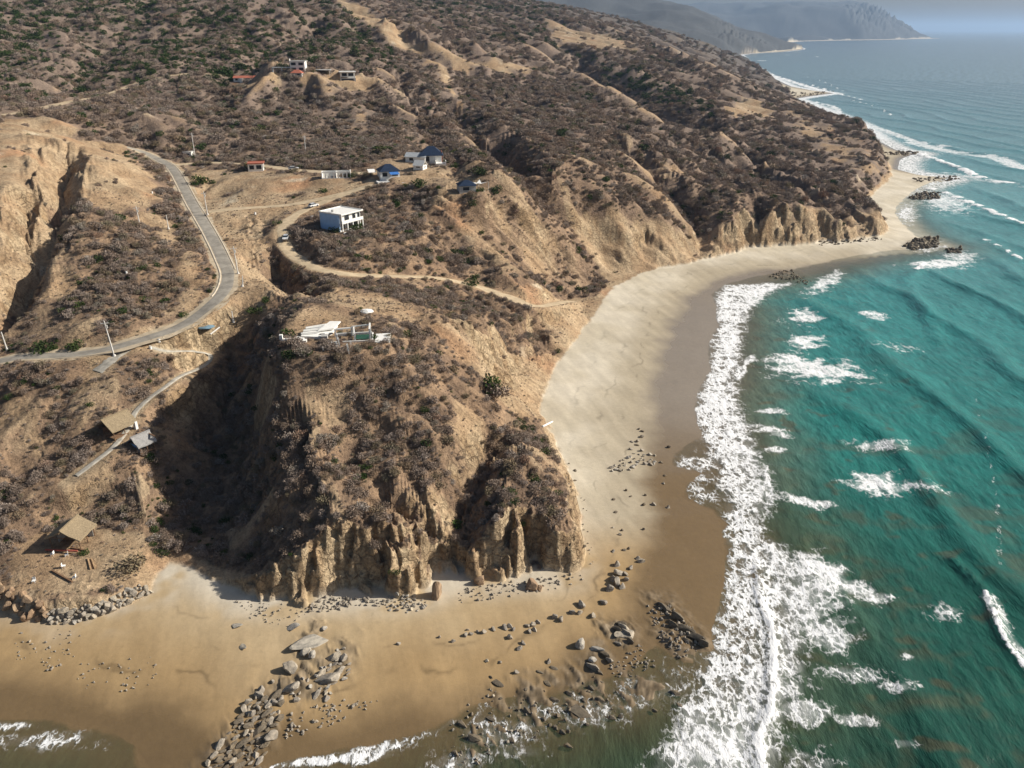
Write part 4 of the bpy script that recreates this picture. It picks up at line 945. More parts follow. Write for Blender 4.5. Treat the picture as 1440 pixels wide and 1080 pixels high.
for x, y in ((-5.5, .3), (5.5, .3), (5.5, 4.6), (-5.5, 4.6)): part(MB().box(x-.12, x+.12, y-.12, y+.12, -1, 2.4), "post", white, cp_)
h2 = house(489, 109, 12, 10, 8, 3.4, "square white concrete house with a thick slab roof at the right end of the hilltop", white, white, wins=((.12, .45), (.55, .9)), storeys=1, over_front=2.4, over=.7)
part(MB().box(-5.2, 5.2, -2.6, 0, -3.2, -.2), "basement", greyc, h2); part(MB().box(-4.2, 3.8, -2.64, -2.605, -2.4, -.7), "basement_opening", darkg, h2)
ks = house(264, 221, 0, 4, 3, 2.3, "tiny white kiosk beside the pole where the dirt lane leaves the paved road", white, white, wins=((.2, .8),), name="kiosk", cat="kiosk", over=.2)
fh = house(360, 241, 12, 6.5, 6, 3.2, "small white house with a terracotta coloured flat roof beside a dark tree", white, terra, wins=((.1, .4), (.55, .9)))
ar = thing("unfinished_house", 473, 251, 10, "roofless grey white concrete shell with an arcade of arched openings", "house")
part(MB().box(-6, 6, 5.5, 5.8, -1, 2.4).box(-6, -5.7, 0, 5.5, -1, 2.4).box(5.7, 6, 0, 5.5, -1, 2.7).box(-.2, .1, .3, 5.5, -1, 2.2).box(-5.7, 5.7, 0.0, .3, -1, .2), "wall", white, ar)
for x in (-4.4, -2.6, -.9, .9, 2.7, 4.4): part(MB().box(x-.25, x+.25, -.02, .28, .2, 2.3), "column", white, ar)
part(MB().box(-5.7, 5.7, -.02, .28, 2.3, 2.7), "beam", white, ar); part(MB().box(-5.7, 5.7, .3, 5.5, .0, .12), "floor_slab", greyc, ar)
va = house(549, 251, 20, 8, 7, 3.0, "villa with a dark blue hipped roof and blue awnings left of the other roofs", white, bluer, "hip", wins=((.1, .35), (.6, .9)), pitch=2.4, storeys=1)
part(MB().slab([(-.5, -3.4, 2.1), (3.2, -3.4, 2.1), (3.2, -.05, 2.7), (-.5, -.05, 2.7)], .06), "awning", bluet, va); part(MB().box(-6, 6, -3.8, -.05, -2.2, -.6).box(3.5, 6, -6, -3.8, -2.4, -.9), "terrace", white, va)
part(MB().slab([(-8.2, 3, 2.4), (-5.2, 3, 2.4), (-5.2, 6.5, 3.2), (-8.2, 6.5, 3.2)], .08), "side_canopy", paper, va)
house(584, 229, -12, 9, 5.5, 2.6, "low house with a pale grey gabled roof between the two blue roofs", white, greym, "gable", wins=((.2, .4),), pitch=1.5)
vc = house(607, 230, 8, 9, 7.5, 3.6, "tallest villa of the cluster with a big dark blue rounded roof", white, bluer, "hip", wins=((.1, .4),), pitch=3.4, over=.9)
part(MB().box(1.5, 6.2, -4.2, -.05, -2.6, .6).box(1.5, 1.7, -4.2, -.05, .6, 1.5).box(6.0, 6.2, -4.2, -.05, .6, 1.5), "terrace", white, vc); part(MB().box(4.55, 4.8, 1, 6, .0, 4.8), "chimney_wall", terra, vc)
house(588, 239, -20, 4.5, 4, 1.9, "little white gabled cottage in front of the grey roofed house", white, white, "gable", wins=((.3, .7),), pitch=1.9, over=.25)
vs = house(658, 271, 14, 6.5, 6, 2.8, "small house with a dark blue roof on the spur apart from the others", greyc, bluer, "hip", wins=((.2, .6),), pitch=1.6)
ss = thing("shade_sail", 673, 266, 0, "white star shaped shade sail on the terrace of the small blue roofed house", "shade sail")
star = [(-3.6, 0, 3.0), (-.9, -.7, 2.3), (.2, -3.0, 2.9), (1.1, -.8, 2.3), (4.0, -.2, 3.0), (1.1, .9, 2.3), (.3, 3.6, 3.2), (-.8, .9, 2.3)]
part(MB().slab(star, .05), "sail", paper, ss)
for q in star[::2]: part(MB().pole((q[0], q[1], -.6), q, .06, .06), "mast", metal, ss)
part(MB().box(-2, 2.6, -3.4, 1, -1.2, -.15), "deck", white, ss)
# --- car and other vehicles
def car(px, py, rz, lab, sc_=1.0):
    c_ = thing("parked_car", px, py, rz, lab, "car", None, .12)
    def shell(prof, wd, nm, m):
        b_ = MB(); P_ = [[b_.bm.verts.new((x*sc_, s_*w_*sc_, z*sc_)) for x, z, w_ in prof] for s_ in (-1, 1)]
        b_.bm.faces.new(P_[0]); b_.bm.faces.new(P_[1][::-1]); n = len(prof)
        for i in range(n): b_.bm.faces.new((P_[0][i], P_[1][i], P_[1][(i+1) % n], P_[0][(i+1) % n]))
        return part(b_, nm, m, c_)
    shell([(-2.2,.35,.82),(2.2,.35,.82),(2.25,.7,.85),(1.9,.92,.84),(-2.15,.98,.85),(-2.25,.7,.85)], 1, "body", carw)
    shell([(1.1,.925,.78),(.45,1.42,.66),(-1.5,1.45,.66),(-2.05,.985,.78)], 1, "windows", glass); MB().box(-1.5*sc_, .45*sc_, -.66*sc_, .66*sc_, 1.452*sc_, 1.5*sc_).build("roof", carw, c_)
    for x in (-1.4, 1.4):
        for y in (-.8, .8): w2 = part(MB().pole((x*sc_, (y-.11)*sc_, .33*sc_), (x*sc_, (y+.11)*sc_, .33*sc_), .33*sc_, .33*sc_, 14), "wheel", tyre_m, c_)
    for y in (-.6, .6): part(MB().box(2.2*sc_, 2.28*sc_, (y-.15)*sc_, (y+.15)*sc_, .6*sc_, .75*sc_), "headlight", glass, c_)
    return c_
car(402, 337, -82, "small white car parked on the dirt loop below the villa")
car(413, 239, 10, "white pickup shaped car parked beside the dirt lane in front of the concrete shell")
car(441, 291, 55, "light car half hidden behind the blue walled villa", .95)
# --- utility poles
def upole(px, py, hgt, lab, lean=0.0, cross=True):
    p_ = thing("utility_pole", px, py, 20, lab, "utility pole", "utility poles along the roads")
    part(MB().pole((0, 0, -.6), (lean, 0, hgt), .20, .12, 10), "shaft", metal, p_); part(MB().pole((0, 0, -.3), (0, 0, .55), .42, .30, 10), "footing", metal, p_)
    if cross:
        part(MB().box(lean-.9, lean+.9, -.07, .07, hgt-.75, hgt-.6), "crossarm", metal, p_)
        for x in (-.8, 0, .8): part(MB().pole((lean+x, 0, hgt-.6), (lean+x, 0, hgt-.35), .06, .04, 6), "insulator", greyc, p_)
        part(MB().pole((lean+.32, .1, hgt-2.0), (lean+.32, .1, hgt-1.2), .22, .22, 10), "transformer", greyc, p_)
for a_ in ((161, 501, 9.5, "tall pale concrete pole on the lower edge of the paved road near its fork", -.6), (335, 385, 8.5, "pale pole right of the sharp bend of the paved road", -.3), (292, 302, 8.5, "pale pole where the dirt track leaves the paved road", -.2), (197, 317, 6.5, "thin pole standing on the mound left of the paved road", -.2), (237, 322, 5, "short thin pole between the mound and the paved road", 0),
           (274, 218, 11, "pole beside the tiny white kiosk", 0), (341, 403, 3.2, "short leaning post below the road bend", .4), (430, 214, 8, "distant pole above the concrete shell", 0), (10, 492, 5, "short pole beside the paved road at the left edge", -.2), (328, 452, 3.0, "stub pole at the head of the ravine", 0)): upole(*a_, cross=a_[2] > 6)
# --- thatched huts above the beach
def palapa(px, py, rz, Lx, Ly, ze, zr, lab, rm, deck=0, name="thatched_hut"):
    h_ = thing(name, px, py, rz, lab, "hut")
    m_ = MB(); e = .5
    def side(sgn):
        n = 9; prev = None
        for i in range(n+1):
            x = -Lx/2-e+(Lx+2*e)*i/n; row = []
            for k_ in range(5):
                q = k_/4; y = sgn*(Ly/2+e)*q; z = zr+(ze-zr)*q-.12*math.sin(q*3.14)+random.uniform(-.06, .06)
                row.append((m_.bm.verts.new((x+random.uniform(-.06, .06), y, z)), m_.bm.verts.new((x, y, z-.28))))
            if prev:
                for k_ in range(4):
                    m_.bm.faces.new((prev[k_][0], row[k_][0], row[k_+1][0], prev[k_+1][0])); m_.bm.faces.new((prev[k_][1], prev[k_+1][1], row[k_+1][1], row[k_][1]))
                m_.bm.faces.new((prev[4][0], row[4][0], row[4][1], prev[4][1]))
            if i in (0, n):
                for k_ in range(4): m_.bm.faces.new((row[k_][0], row[k_][1], row[k_+1][1], row[k_+1][0]))
            prev = row
    side(-1); side(1); rf = part(m_, "roof", rm, h_); part(MB().bar((-Lx/2-e-.1, 0, zr+.04), (Lx/2+e+.1, 0, zr+.04), .3), "ridge_cap", rm, h_)
    for x in (-Lx/2+.1, 0, Lx/2-.1):
        for y in (-Ly/2+.1, Ly/2-.1): part(MB().pole((x, y, -2.2), (x, y, ze+.3), .11, .09), "post", wood, h_)
    for x in (-Lx/2, Lx/2):
        part(MB().bar((x, -Ly/2, ze), (x, 0, zr-.3), .12).bar((x, Ly/2, ze), (x, 0, zr-.3), .12).bar((x, -Ly/2, ze), (x, Ly/2, ze), .12), "rafter", wood, h_)
    if deck: part(MB().box(-Lx/2, Lx/2, -Ly/2, Ly/2, -.35, -.1), "deck", wood, h_)
    return h_
u1 = palapa(166, 606, 60, 5.6, 5.4, 1.9, 4.2, "tan thatched hut with a white door panel beside the stepped path", thatch, 1)
part(MB().box(2.4, 3.0, -3.3, -2.5, -.1, 2.0), "door_panel", paper, u1); part(MB().box(-2.7, 2.7, 1.2, 1.35, -.1, 1.6), "back_wall", wood, u1)
u2 = palapa(201, 630, 55, 3.6, 4.0, 1.8, 3.6, "smaller hut with a weathered grey roof right of the stepped path", gthatch, 1)
part(MB().box(-1.7, -1.6, -1.8, 1.8, -.1, 1.7), "side_wall", bluew, u2); part(MB().box(1.7, 2.0, -2.6, 2.6, 3.0, 3.2), "eave_board", wood, u2)
u3 = palapa(104, 762, 84, 5.0, 6.4, 2.6, 4.6, "thatched hut with a red front beam on the terrace above the beach boulders", thatch, 1)
part(MB().bar((-3.6, 3.6, .4), (-3.6, -3.2, .6), .28), "front_beam", redw, u3)
part(MB().box(2.2, 2.35, -2.9, 2.9, -.1, 2.2).box(-.5, 2.2, 2.8, 2.9, -.1, 1.6), "back_wall", greyc, u3)
for x in (-3.2, 3.3): part(MB().pole((-3.6, x, -2.4), (-3.6, x, .6), .1, .1), "front_post", wood, u3)
# furniture and bits on the terrace
def chairlet(px, py, lab):
    c_ = thing("plastic_chair", px, py, random.uniform(0, 360), lab, "chair")
    part(MB().box(-.3, .3, -.3, .3, .4, .46), "seat", paper, c_); part(MB().box(-.3, .3, .26, .32, .46, 1.0), "backrest", paper, c_)
    for x in (-.26, .26):
        for y in (-.26, .26): part(MB().bar((x, y, 0), (x, y, .4), .06), "leg", paper, c_)
for a_ in ((74, 781, "white plastic chair at the left corner of the thatched hut deck"), (94, 782, "white plastic chair in front of the thatched hut"), (90, 798, "white plastic chair in the middle of the sandy terrace"), (105, 814, "white plastic chair at the seaward edge of the terrace"), (48, 819, "white plastic chair on the shaded slope left of the terrace")): chairlet(*a_)
for i, (a_, b_, lb) in enumerate((((73, 803), (102, 819), "long dark timber lying diagonally across the terrace"), ((124, 786), (128, 801), "light plank left of its neighbour beside the palm like tree"), ((129, 786), (134, 800), "light plank right of its neighbour beside the palm like tree"), ((100, 771), (121, 775), "dark log lying below the thatched hut"))):
    p = hit(*a_); q = hit(*b_); tag(MB().bar(p+Vector((0, 0, .15)), q+Vector((0, 0, .15)), .28).build("timber", wood if i in (0, 3) else simple("pale_timber", (.45, .30, .17), .9)), lb, "timber")
p = hit(763, 601); q = hit(777, 594); tag(MB().pole(p+Vector((0, 0, .25)), q+Vector((0, 0, .25)), .32, .2, 9).build("driftwood_log", paper, smooth=True), "bleached white driftwood log lying on the pale sand beside the headland", "log")
p = hit(296, 471); q = hit(309, 461); tag(MB().pole(p+Vector((0, 0, .2)), q+Vector((0, 0, .2)), .2, .2, 8).build("fallen_pipe", metal), "pale concrete pipe lying on the dirt lot beside the road bend", "pipe")
# pool like blue tarpaulin on the lot
tp = thing("blue_tarpaulin", 290, 460, 25, "faded blue tarpaulin heap lying on the dirt lot by the paved road", "tarpaulin")
b_ = MB(); bmesh.ops.create_icosphere(b_.bm, subdivisions=3, radius=1.0)
for v_ in b_.bm.verts: v_.co = Vector((v_.co.x*2.2, v_.co.y*1.5, v_.co.z*.35+.1*math.sin(v_.co.x*5)*math.cos(v_.co.y*4)))
part(b_, "sheet", simple("faded_blue_sheet", (.16, .25, .31), .8, .2, 2), tp, smooth=True)
for i, (px_, py_, s_, lb) in enumerate(((224, 481, .55, "white barrel standing at the roadside fork"), (212, 491, .45, "white barrel beside the concrete apron of the fork"), (241, 219, .7, "white drum at the start of the dirt lane"), (214, 272, .5, "white marker drum on the mound near the paved road"), (439, 309, .9, "white tank beside the dark corner of the blue wall"), (359, 302, .6, "white sack lying on the bare field under the dirt track"), (178, 385, .5, "white drum among the dry scrub on the mound"))):
    d_ = thing("barrel", px_, py_, 0, lb, "barrel"); part(MB().pole((0, 0, 0), (0, 0, s_*1.5), s_*.62, s_*.62, 12), "body", paper, d_); part(MB().pole((0, 0, s_*1.5), (0, 0, s_*1.62), s_*.66, s_*.5, 12), "lid", greyc, d_)
# --- ruin on the headland: broken slabs, a bare frame and leftover columns
ru = thing("ruined_terrace", 458, 474, 8, "broken white concrete terrace slabs and low walls on top of the headland", "ruin")
part(MB().slab([(-5.6, -.4, .7), (-1.2, -1.2, .55), (1.4, 1.2, .5), (2.4, 6.5, .6), (-1.0, 6.8, .8), (-5.2, 3.6, .9)], .9), "floor_slab", white, ru)
part(MB().slab([(-1.8, 1.5, 1.25), (1.8, 2.6, 1.2), (3.2, 6.8, 1.4), (.6, 7.2, 1.4)], .3), "upper_slab", white, ru)
part(MB().bar((-6.3, -.9, .6), (-4.6, -2.8, .6), .5).bar((-5.6, .2, 1.1), (-1.4, .8, 1.1), .3).bar((-5.2, 1.9, 1.2), (-.6, 3.2, 1.2), .3).bar((-4.8, 3.4, 1.3), (0, 5.2, 1.3), .35), "low_wall", white, ru)
part(MB().box(-.9, .6, -2.2, -.6, -.4, 1.0), "rubble_block", greyc, ru); part(MB().box(-1.6, -.2, .0, .9, .56, .62).box(.8, 1.7, .2, 1.2, .53, .6), "opening", darkg, ru)
wl = thing("broken_wall", 412, 481, 6, "thick white wall fragment at the left brink of the ruined terrace", "ruin")
part(MB().box(-2.7, 2.6, -.35, .35, -.6, .9).box(-2.9, -2.2, -.4, .4, .9, 1.9).box(.4, 1.2, -.3, .3, .9, 1.15).box(1.9, 3.2, -.9, .35, -.5, .55), "masonry", white, wl)
fr_ = thing("portal_ruin", 503, 479, 8, "open white concrete portal frame standing over the green pool at the ruin", "ruin")
for x, y in ((-5.2, 3), (-1.4, 3.6), (2.9, 3.4), (2.9, -.6), (-.6, -.4), (-4.6, -.2)): part(MB().box(x-.17, x+.17, y-.17, y+.17, -.7, 1.9 if x < 0 else 2.7), "column", white, fr_)
part(MB().bar((2.9, -.75, 2.85), (2.9, 3.55, 2.85), .34), "beam", white, fr_); part(MB().bar((-5.35, 3, 1.95), (-1.2, 3.6, 1.95), .3).bar((-1.4, 3.6, 2.2), (2.7, 3.4, 2.6), .25), "beam", white, fr_); part(MB().bar((-.6, -.4, 2.0), (-.9, 3.5, 2.1), .3), "beam", white, fr_)
part(MB().box(-5.5, 3.6, -1.0, -.75, -.9, .35).box(3.25, 3.6, -.75, 3.9, -.9, .45).box(-5.5, 3.25, 3.8, 4.1, -.8, .6), "plinth", white, fr_)
part(MB().box(-.4, 2.7, .2, 3.2, .1, .3), "pool_cover", simple("green_algae_water", (.03, .09, .05), .25, .2, 3), fr_); part(MB().slab([(4.0, -2.2, .35), (7.4, -1.4, .35), (7.6, 2.6, .5), (4.2, 2.9, .5)], .8), "side_slab", white, fr_)
for px_, py_, h_, lb in ((455, 493, .9, "stub column farthest left below the ruined frame"), (475, 491, 1.9, "leaning white column left of its twin below the ruined frame"), (478, 488, 2.2, "leaning white column right of its twin below the ruined frame"), (491, 497, 2.3, "isolated white column lowest on the slope below the ruin"), (467, 485, .7, "squat white column stub beside the dark rubble block"), (494, 485, 1.0, "broken white block column beneath the ruined frame")):
    c_ = thing("broken_column", px_, py_, 15, lb, "column"); part(MB().bar((0, 0, -.3), (-.12*h_, 0, h_), .34), "shaft", white, c_)
sl = thing("fallen_slab", 515, 438, 10, "bright white broken slab lying among the scrub behind the ruin", "rubble")
b_ = MB(); bmesh.ops.create_icosphere(b_.bm, subdivisions=2, radius=1.0)
for v_ in b_.bm.verts: v_.co = Vector((v_.co.x*1.9, v_.co.y*1.5, v_.co.z*.6))*random.uniform(.82, 1.1)
part(b_, "slab", white, sl)
# ---------------------------------------------------------------- boulders
def rock_material(name, a_, b2, c3):
    m, t, b = mat(name); oi = t.nodes.new("ShaderNodeObjectInfo"); cr = t.nodes.new("ShaderNodeValToRGB"); cr.color_ramp.elements.new(.5)
    for e, c in zip(cr.color_ramp.elements, (a_, b2, c3)): e.color = (*c, 1)
    t.links.new(oi.outputs['Random'], cr.inputs[0]); co_ = t.nodes.new("ShaderNodeTexCoord").outputs['Object']
    n_ = noise(t, co_, 2.2, 6, .7); f_ = ramp(t, n_.outputs[0], .35, .7); t.links.new(mixc(t, f_, cr.outputs[0], tuple(v*.5 for v in b2)), b.inputs['Base Color']); b.inputs['Roughness'].default_value = .9
    bn_ = t.nodes.new("ShaderNodeBump"); bn_.inputs['Strength'].default_value = .6; bn_.inputs['Distance'].default_value = .15; t.links.new(noise(t, co_, 6, 5, .7).outputs[0], bn_.inputs['Height']); t.links.new(bn_.outputs[0], b.inputs['Normal']); return m
rk_grey = rock_material("grey_stone", (.40,.35,.28), (.33,.29,.24), (.48,.41,.31)); rk_red = rock_material("reddish_stone", (.40,.27,.165), (.34,.225,.14), (.45,.33,.21)); rk_dark = rock_material("wet_dark_stone", (.15,.12,.085), (.19,.155,.11), (.24,.185,.12)); rk_pale = rock_material("pale_stone", (.50,.45,.38), (.42,.39,.34), (.55,.47,.34))
def rock_mesh(name, seed, m):
    g = random.Random(seed); b_ = bmesh.new(); bmesh.ops.create_icosphere(b_, subdivisions=3, radius=1.0)
    planes = [(Vector((g.gauss(0, 1), g.gauss(0, 1), g.gauss(0, .8))).normalized(), g.uniform(.36, .72)) for _ in range(12)]
    for v_ in b_.verts:
        p = v_.co.copy()
        for n_, d_ in planes:
            e = p.dot(n_)-d_
            if e > 0: p -= n_*e*.92
        v_.co = p*(1+g.uniform(-.025, .025))
    me_ = bpy.data.meshes.new(name); b_.to_mesh(me_); b_.free(); me_.materials.append(m); return me_
RK = {k_: [rock_mesh("boulder", 10*j+i, m_) for i in range(5)] for j, (k_, m_) in enumerate((("g", rk_grey), ("r", rk_red), ("d", rk_dark), ("p", rk_pale)))}
def rock(px, py, w_, kd, lab, group=None, h_=.7, el=1.0, rot=None, name="boulder", cat="boulder"):
    p = hit(px, py); s_ = w_*.5*(p-Vector((0, 0, CAMZ))).length/FPX*1.18
    o_ = bpy.data.objects.new(name, random.choice(RK[kd])); C.objects.link(o_)
    o_.location = (p.x, p.y, max(p.z, -.1)+s_*h_*.2); o_.scale = (s_, s_*el, s_*h_); o_.rotation_euler = (random.uniform(-.25, .25), random.uniform(-.25, .25), R(rot) if rot is not None else random.uniform(0, 6.28))
    return tag(o_, lab, cat, group)
def inpoly(x, y, P_): return bool(inside(np.array([x]), np.array([y]), P_)[0])
def pile(poly, n, w0, w1, kd, lab, group, h_=.75, name="boulder", power=1.6, el=None, rot=None):
    xs = [p[0] for p in poly]; ys = [p[1] for p in poly]; got = []; tries = 0
    while len(got) < n and tries < n*40:
        tries += 1; x = random.uniform(min(xs), max(xs)); y = random.uniform(min(ys), max(ys)); w_ = w0+(w1-w0)*random.random()**power
        if not inpoly(x, y, poly) or any((x-a)**2+((y-b)*1.3)**2 < ((w_+c)*.36)**2 for a, b, c in got): continue
        got.append((x, y, w_)); rock(x, y, w_, kd if len(kd) == 1 else random.choice(kd), lab, group, h_, random.uniform(.7, 1.0) if el is None else el*random.uniform(.8, 1.3), None if rot is None else rot+random.uniform(-16, 16), name=name)
pile([(66,872),(72,858),(110,856),(150,846),(196,824),(214,834),(150,862),(110,876),(70,878)], 78, 6, 14, "ggp", "rounded grey boulder of the seawall below the hut terrace", "seawall boulders", .8)
pile([(-6,840),(-6,822),(20,828),(48,842),(72,858),(70,876),(40,874)], 20, 9, 19, "r", "reddish boulder at the left end of the seawall", "reddish seawall boulders", .8)
pile([(286,1084),(320,1030),(350,990),(368,975),(395,978),(400,1000),(385,1030),(362,1084)], 70, 8, 24, "dgd", "dark boulder of the long rock pile running into the shallow water", "rock pile boulders", .55, el=.6, rot=50)
pile([(300,1080),(335,1020),(375,985),(392,1000),(365,1070)], 34, 4, 8, "dg", "small brown stone wedged between boulders of the long rock pile", "rock pile wedge stones", .7)
pile([(330,1000),(352,985),(362,968),(385,958),(398,975),(392,1010),(360,1030)], 12, 8, 15, "g", "sunlit grey boulder on the upper part of the long rock pile", "rock pile boulders, sunlit", .7)
for a_ in ((437,902,26,"p","largest pale slab of the leaning outcrop on the lower beach",.6,2.0,-58),(428,918,16,"p","blocky stone at the lower end of the leaning pale slab",.8,1.0,0),(440,922,13,"p","pale knob right of the leaning slab foot",.8,1.0,30),(455,884,9,"p","small pale stone at the tip of the leaning slab",.8,1,0),(409,940,24,"g","ribbed grey boulder left of the pale outcrop",.6,1.0,20),(411,883,20,"p","crumbled whitish rock high on the lower beach",.3,.8,20),(334,880,12,"p","flat whitish stone left of the crumbled white rock",.3,1.3,40),(340,910,9,"p","small elongated white stone on the smooth beach",.4,1.8,50),
           (460,955,26,"g","broad grey outcrop block east of the ribbed boulder",.6,1.4,-50),(470,925,18,"g","upper grey block of the broad outcrop",.6,1.3,-50),(408,968,20,"g","cracked grey outcrop block above the rock pile",.6,1.4,-45),(366,979,14,"g","round grey boulder at the head of the rock pile",.8,1.0,0),(614,838,26,"r","tall upright slab fallen from the cliff, standing on the sand",1.35,.6,80),(675,818,20,"r","sandstone block in front of the cliff notch",.9,.7,20),(748,826,26,"r","sandstone rubble block at the foot of the right cliff",.7,.9,0),(758,828,14,"r","russet block beside the cliff foot rubble",.8,1,0),
           (817,908,19,"p","large pale block at the edge of the wet ledges",.8,.9,20),(832,928,13,"p","round pale block below the large pale block",.7,1,0),(840,914,20,"p","long pale ledge stone right of the large pale block",.4,.5,-10),(876,893,26,"g","striped light slab cluster head above the wet ledges",.5,1.3,-40),(684,930,6,"p","lone small pale stone on the bare beach",.8,1,0),(658,886,5,"g","single dark stone at the left end of the stone row",.7,1,0)):
    rock(a_[0], a_[1], a_[2], a_[3], a_[4], None, a_[5], a_[6], a_[7])
pile([(440,978),(450,950),(470,930),(490,915),(496,935),(485,960),(460,985)], 26, 7, 20, "gp", "grey stone packed against the broad outcrop", "outcrop stones", .5, el=.6, rot=50)
ROW = [(655,894,7),(662,892,6),(672,889,5),(680,889,8),(694,886,7),(710,884,9),(717,881,8),(722,886,6),(716,897,8),(731,912,8),(741,880,7),(749,879,8),(757,876,7),(745,889,7),(752,886,7),(780,869,9),(789,871,9),(817,851,12),(806,862,9),(816,862,8),(834,867,9),(848,847,10),(735,905,7),(560,906,6),(618,896,5),(638,902,6),(772,931,7),(703,931,5),(726,946,7)]
for x, y, w_ in ROW: rock(x, y, w_*1.15, "g", "grey boulder in the loose row across the middle beach", "boulders in the middle beach row", .8)
for x, y, w_ in [(868,795,9),(871,807,12),(880,808,7),(862,815,11),(868,821,13),(881,816,7),(857,830,11),(875,826,9),(887,799,7),(902,790,9),(896,786,6)]: rock(x, y, w_*1.2, "g", "big grey boulder in the cluster off the right corner of the cliff", "cluster boulders off the cliff corner", .85)
pile([(858,660),(878,642),(900,630),(925,640),(925,652),(895,660),(862,664)], 36, 4, 9, "gp", "small grey stone of the scatter in the middle of the long beach", "stone scatter on the long beach", .7)
for x, y in [(899,603),(904,607),(903,615),(896,621),(889,622),(896,626),(888,632),(930,651),(916,654),(934,669),(933,680),(907,697),(920,710),(887,698),(940,714),(905,710),(862,742),(866,720),(875,746),(872,752),(884,771),(877,774),(862,776),(809,662),(809,676),(820,769),(905,745),(863,702),(880,690),(941,629)]: rock(x, y, random.uniform(4, 7), "gd", "single small stone dotting the long beach", "lone stones on the long beach", .7) if False else rock(x, y, random.uniform(4.5, 7.5), random.choice("gd"), "single small stone dotting the sand of the long beach", "lone stones on the long beach", .7)
pile([(498,905),(470,935),(420,990),(400,975),(440,940),(480,910)], 14, 5, 12, "gp", "small stone in the gap between the leaning slab and the broad outcrop", "outcrop gap stones", .6)
# tilted ledges at the water's edge
for x, y, w_, lb in [(928,850,10,"upper"),(938,858,18,"second"),(950,869,20,"third"),(962,884,22,"widest"),(976,896,22,"fifth"),(988,906,16,"seaward"),(945,880,14,"landward"),(965,900,12,"lowest")]: rock(x, y, w_*1.3, "d", "long dark tilted ledge stone reaching the surf, "+lb+" of the chain", None, .5, .42, -38, "rock_ledge", "rock ledge")
for x, y, w_ in [(872,878,16),(878,885,18),(882,892,16),(866,884,14),(885,903,13),(850,920,14),(858,930,12),(835,940,20),(843,946,12),(868,905,10)]: rock(x, y, w_*1.2, random.choice("gd"), "tilted layered ledge stone on the wet sand of the point", "layered ledges of the point", .55, .45, -40+random.uniform(-8, 8), "rock_ledge", "rock ledge")
for x, y, w_ in [(800,975,22),(815,1000,40),(845,985,26),(780,985,24),(770,960,16),(830,968,18),(790,1030,18),(740,1000,22),(860,1010,18),(950,975,26),(955,992,14),(650,1020,26),(665,1040,32),(690,1010,18),(720,1040,16),(700,960,22),(690,952,12),(800,1050,20),(640,1060,22),(920,1000,14),(780,940,14),(760,945,12)]: rock(x, y, w_*.8, "d", "low dark reef rock awash in the brown shallows", "reef rocks in the shallows", .32, .6, -40+random.uniform(-25, 25), "reef_rock", "rock")
pile([(540,862),(545,838),(575,832),(600,850),(592,862)], 24, 4, 8, "gp", "small pale cobble of the heap at the cliff foot", "cobble heap at the cliff foot", .7)
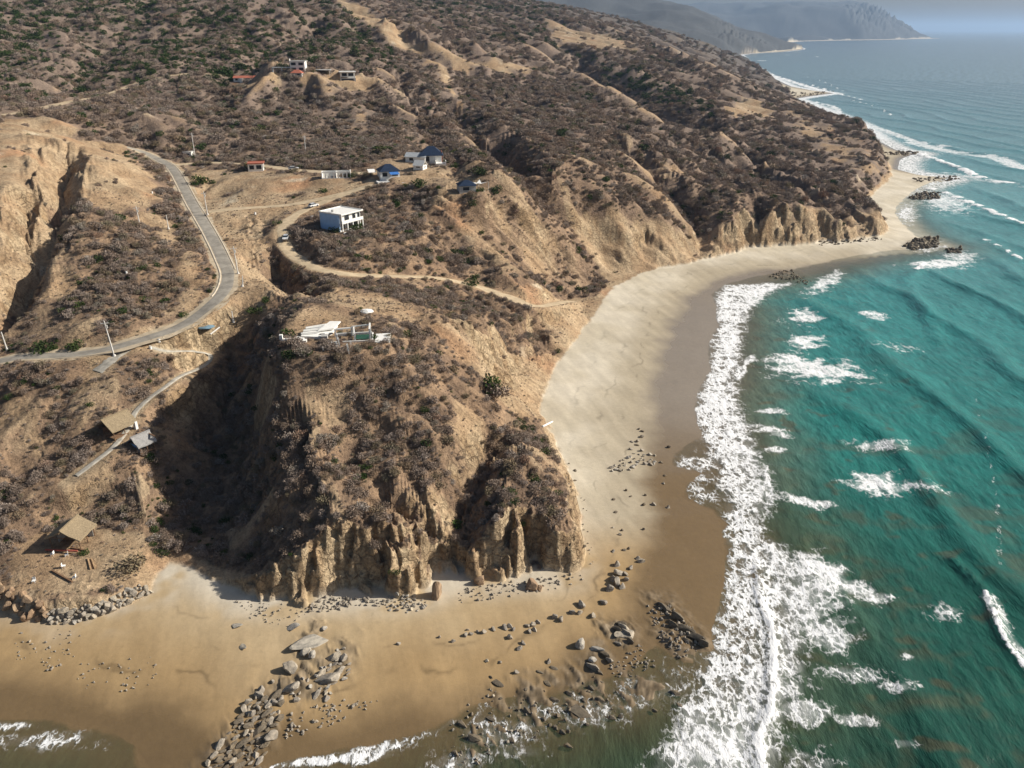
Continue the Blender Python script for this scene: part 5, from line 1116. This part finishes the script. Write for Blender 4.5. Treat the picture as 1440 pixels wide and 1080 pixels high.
# loose rubble too small and too many to count
def rubble(name, P_, protos, lab):
    o_ = scatter(name, P_, None, None, protos); return tag(o_, lab, "rubble", kind='stuff')
def first_rock(kd): return [next(o_ for o_ in C.objects if o_.data is m_) for m_ in RK[kd] if any(o_.data is m_ for o_ in C.objects)]
def blot(poly, n, s0, s1):
    xs = [p[0] for p in poly]; ys = [p[1] for p in poly]; out = []
    while len(out) < n:
        x = random.uniform(min(xs), max(xs)); y = random.uniform(min(ys), max(ys))
        if inpoly(x, y, poly):
            p = hit(x, y); s_ = random.uniform(s0, s1); out.append((p.x, p.y, max(p.z, -.1)+s_*.1, s_, 0, 0))
    return out
P_ = []
for pl_, n, s0, s1 in (([(430,862),(450,836),(520,842),(600,842),(600,856),(520,852),(450,862)], 160, .12, .5), ([(330,845),(420,848),(440,860),(400,885),(350,870)], 70, .1, .3), ([(640,830),(760,812),(830,805),(826,820),(740,835),(650,850)], 120, .1, .45), ([(40,900),(110,890),(110,930),(60,945)], 30, .12, .4), ([(100,935),(220,920),(230,970),(120,975)], 45, .1, .3), ([(20,885),(100,880),(120,900),(20,930)], 20, .1, .3),
                         ([(850,940),(900,905),(925,935),(880,960)], 60, .12, .4), ([(650,1080),(620,1010),(700,960),(760,980),(720,1070)], 50, .12, .4), ([(910,850),(940,850),(1000,905),(960,930),(920,890)], 130, .12, .5), ([(540,985),(470,1020),(400,1040),(410,1000),(480,985)], 90, .12, .4), ([(780,720),(825,690),(835,790),(825,800),(800,640)], 30, .1, .3)): P_ += blot(pl_, n, s0, s1)
rubble("beach_rubble", np.array(P_), first_rock("g"), "small loose stones strewn over the beach and cliff foot")
P_ = []
for pl_, n, s0, s1 in (([(1270,346),(1290,336),(1322,334),(1318,348),(1285,352)], 150, .5, 1.7), ([(1330,350),(1352,348),(1350,356),(1334,357)], 30, .5, 1.5), ([(1275,278),(1300,270),(1325,272),(1320,280),(1290,282)], 130, .5, 1.8), ([(1280,250),(1345,248),(1350,254),(1290,256)], 70, .5, 1.6), ([(1240,215),(1290,213),(1292,218),(1255,219)], 60, .6, 2), ([(1080,388),(1110,378),(1145,395),(1130,402)], 60, .3, .8), ([(1110,130),(1172,129),(1150,134),(1115,137)], 60, .8, 2.5), ([(1150,340),(1240,334),(1240,338),(1150,346)], 60, .3, 1.0), ([(640,1000),(760,960),(900,940),(900,1000),(760,1040)], 60, .15, .5)): P_ += blot(pl_, n, s0, s1)
rubble("reef_rubble", np.array(P_), first_rock("d"), "dark weed covered rocks of the low reefs at the points")

# ---------------------------------------------------------------- air
bm = bmesh.new()
bmesh.ops.create_cube(bm, size=1.0)
me = bpy.data.meshes.new("haze"); 
for v in bm.verts: v.co = (v.co.x*110000, v.co.y*110000+20000, -6+(v.co.z+.5)*476)
bm.to_mesh(me); bm.free()
hm = bpy.data.materials.new("haze"); hm.use_nodes = True; t = hm.node_tree
for n in list(t.nodes):
    if n.type != 'OUTPUT_MATERIAL': t.nodes.remove(n)
pv = t.nodes.new("ShaderNodeVolumePrincipled"); pv.inputs['Density'].default_value = 5.2e-5; pv.inputs['Color'].default_value = (.47, .68, 1.0, 1); pv.inputs['Anisotropy'].default_value = .25
t.links.new(pv.outputs[0], t.nodes['Material Output'].inputs['Volume'])
me.materials.append(hm); ho = bpy.data.objects.new("haze", me); C.objects.link(ho); tag(ho, kind='stuff')
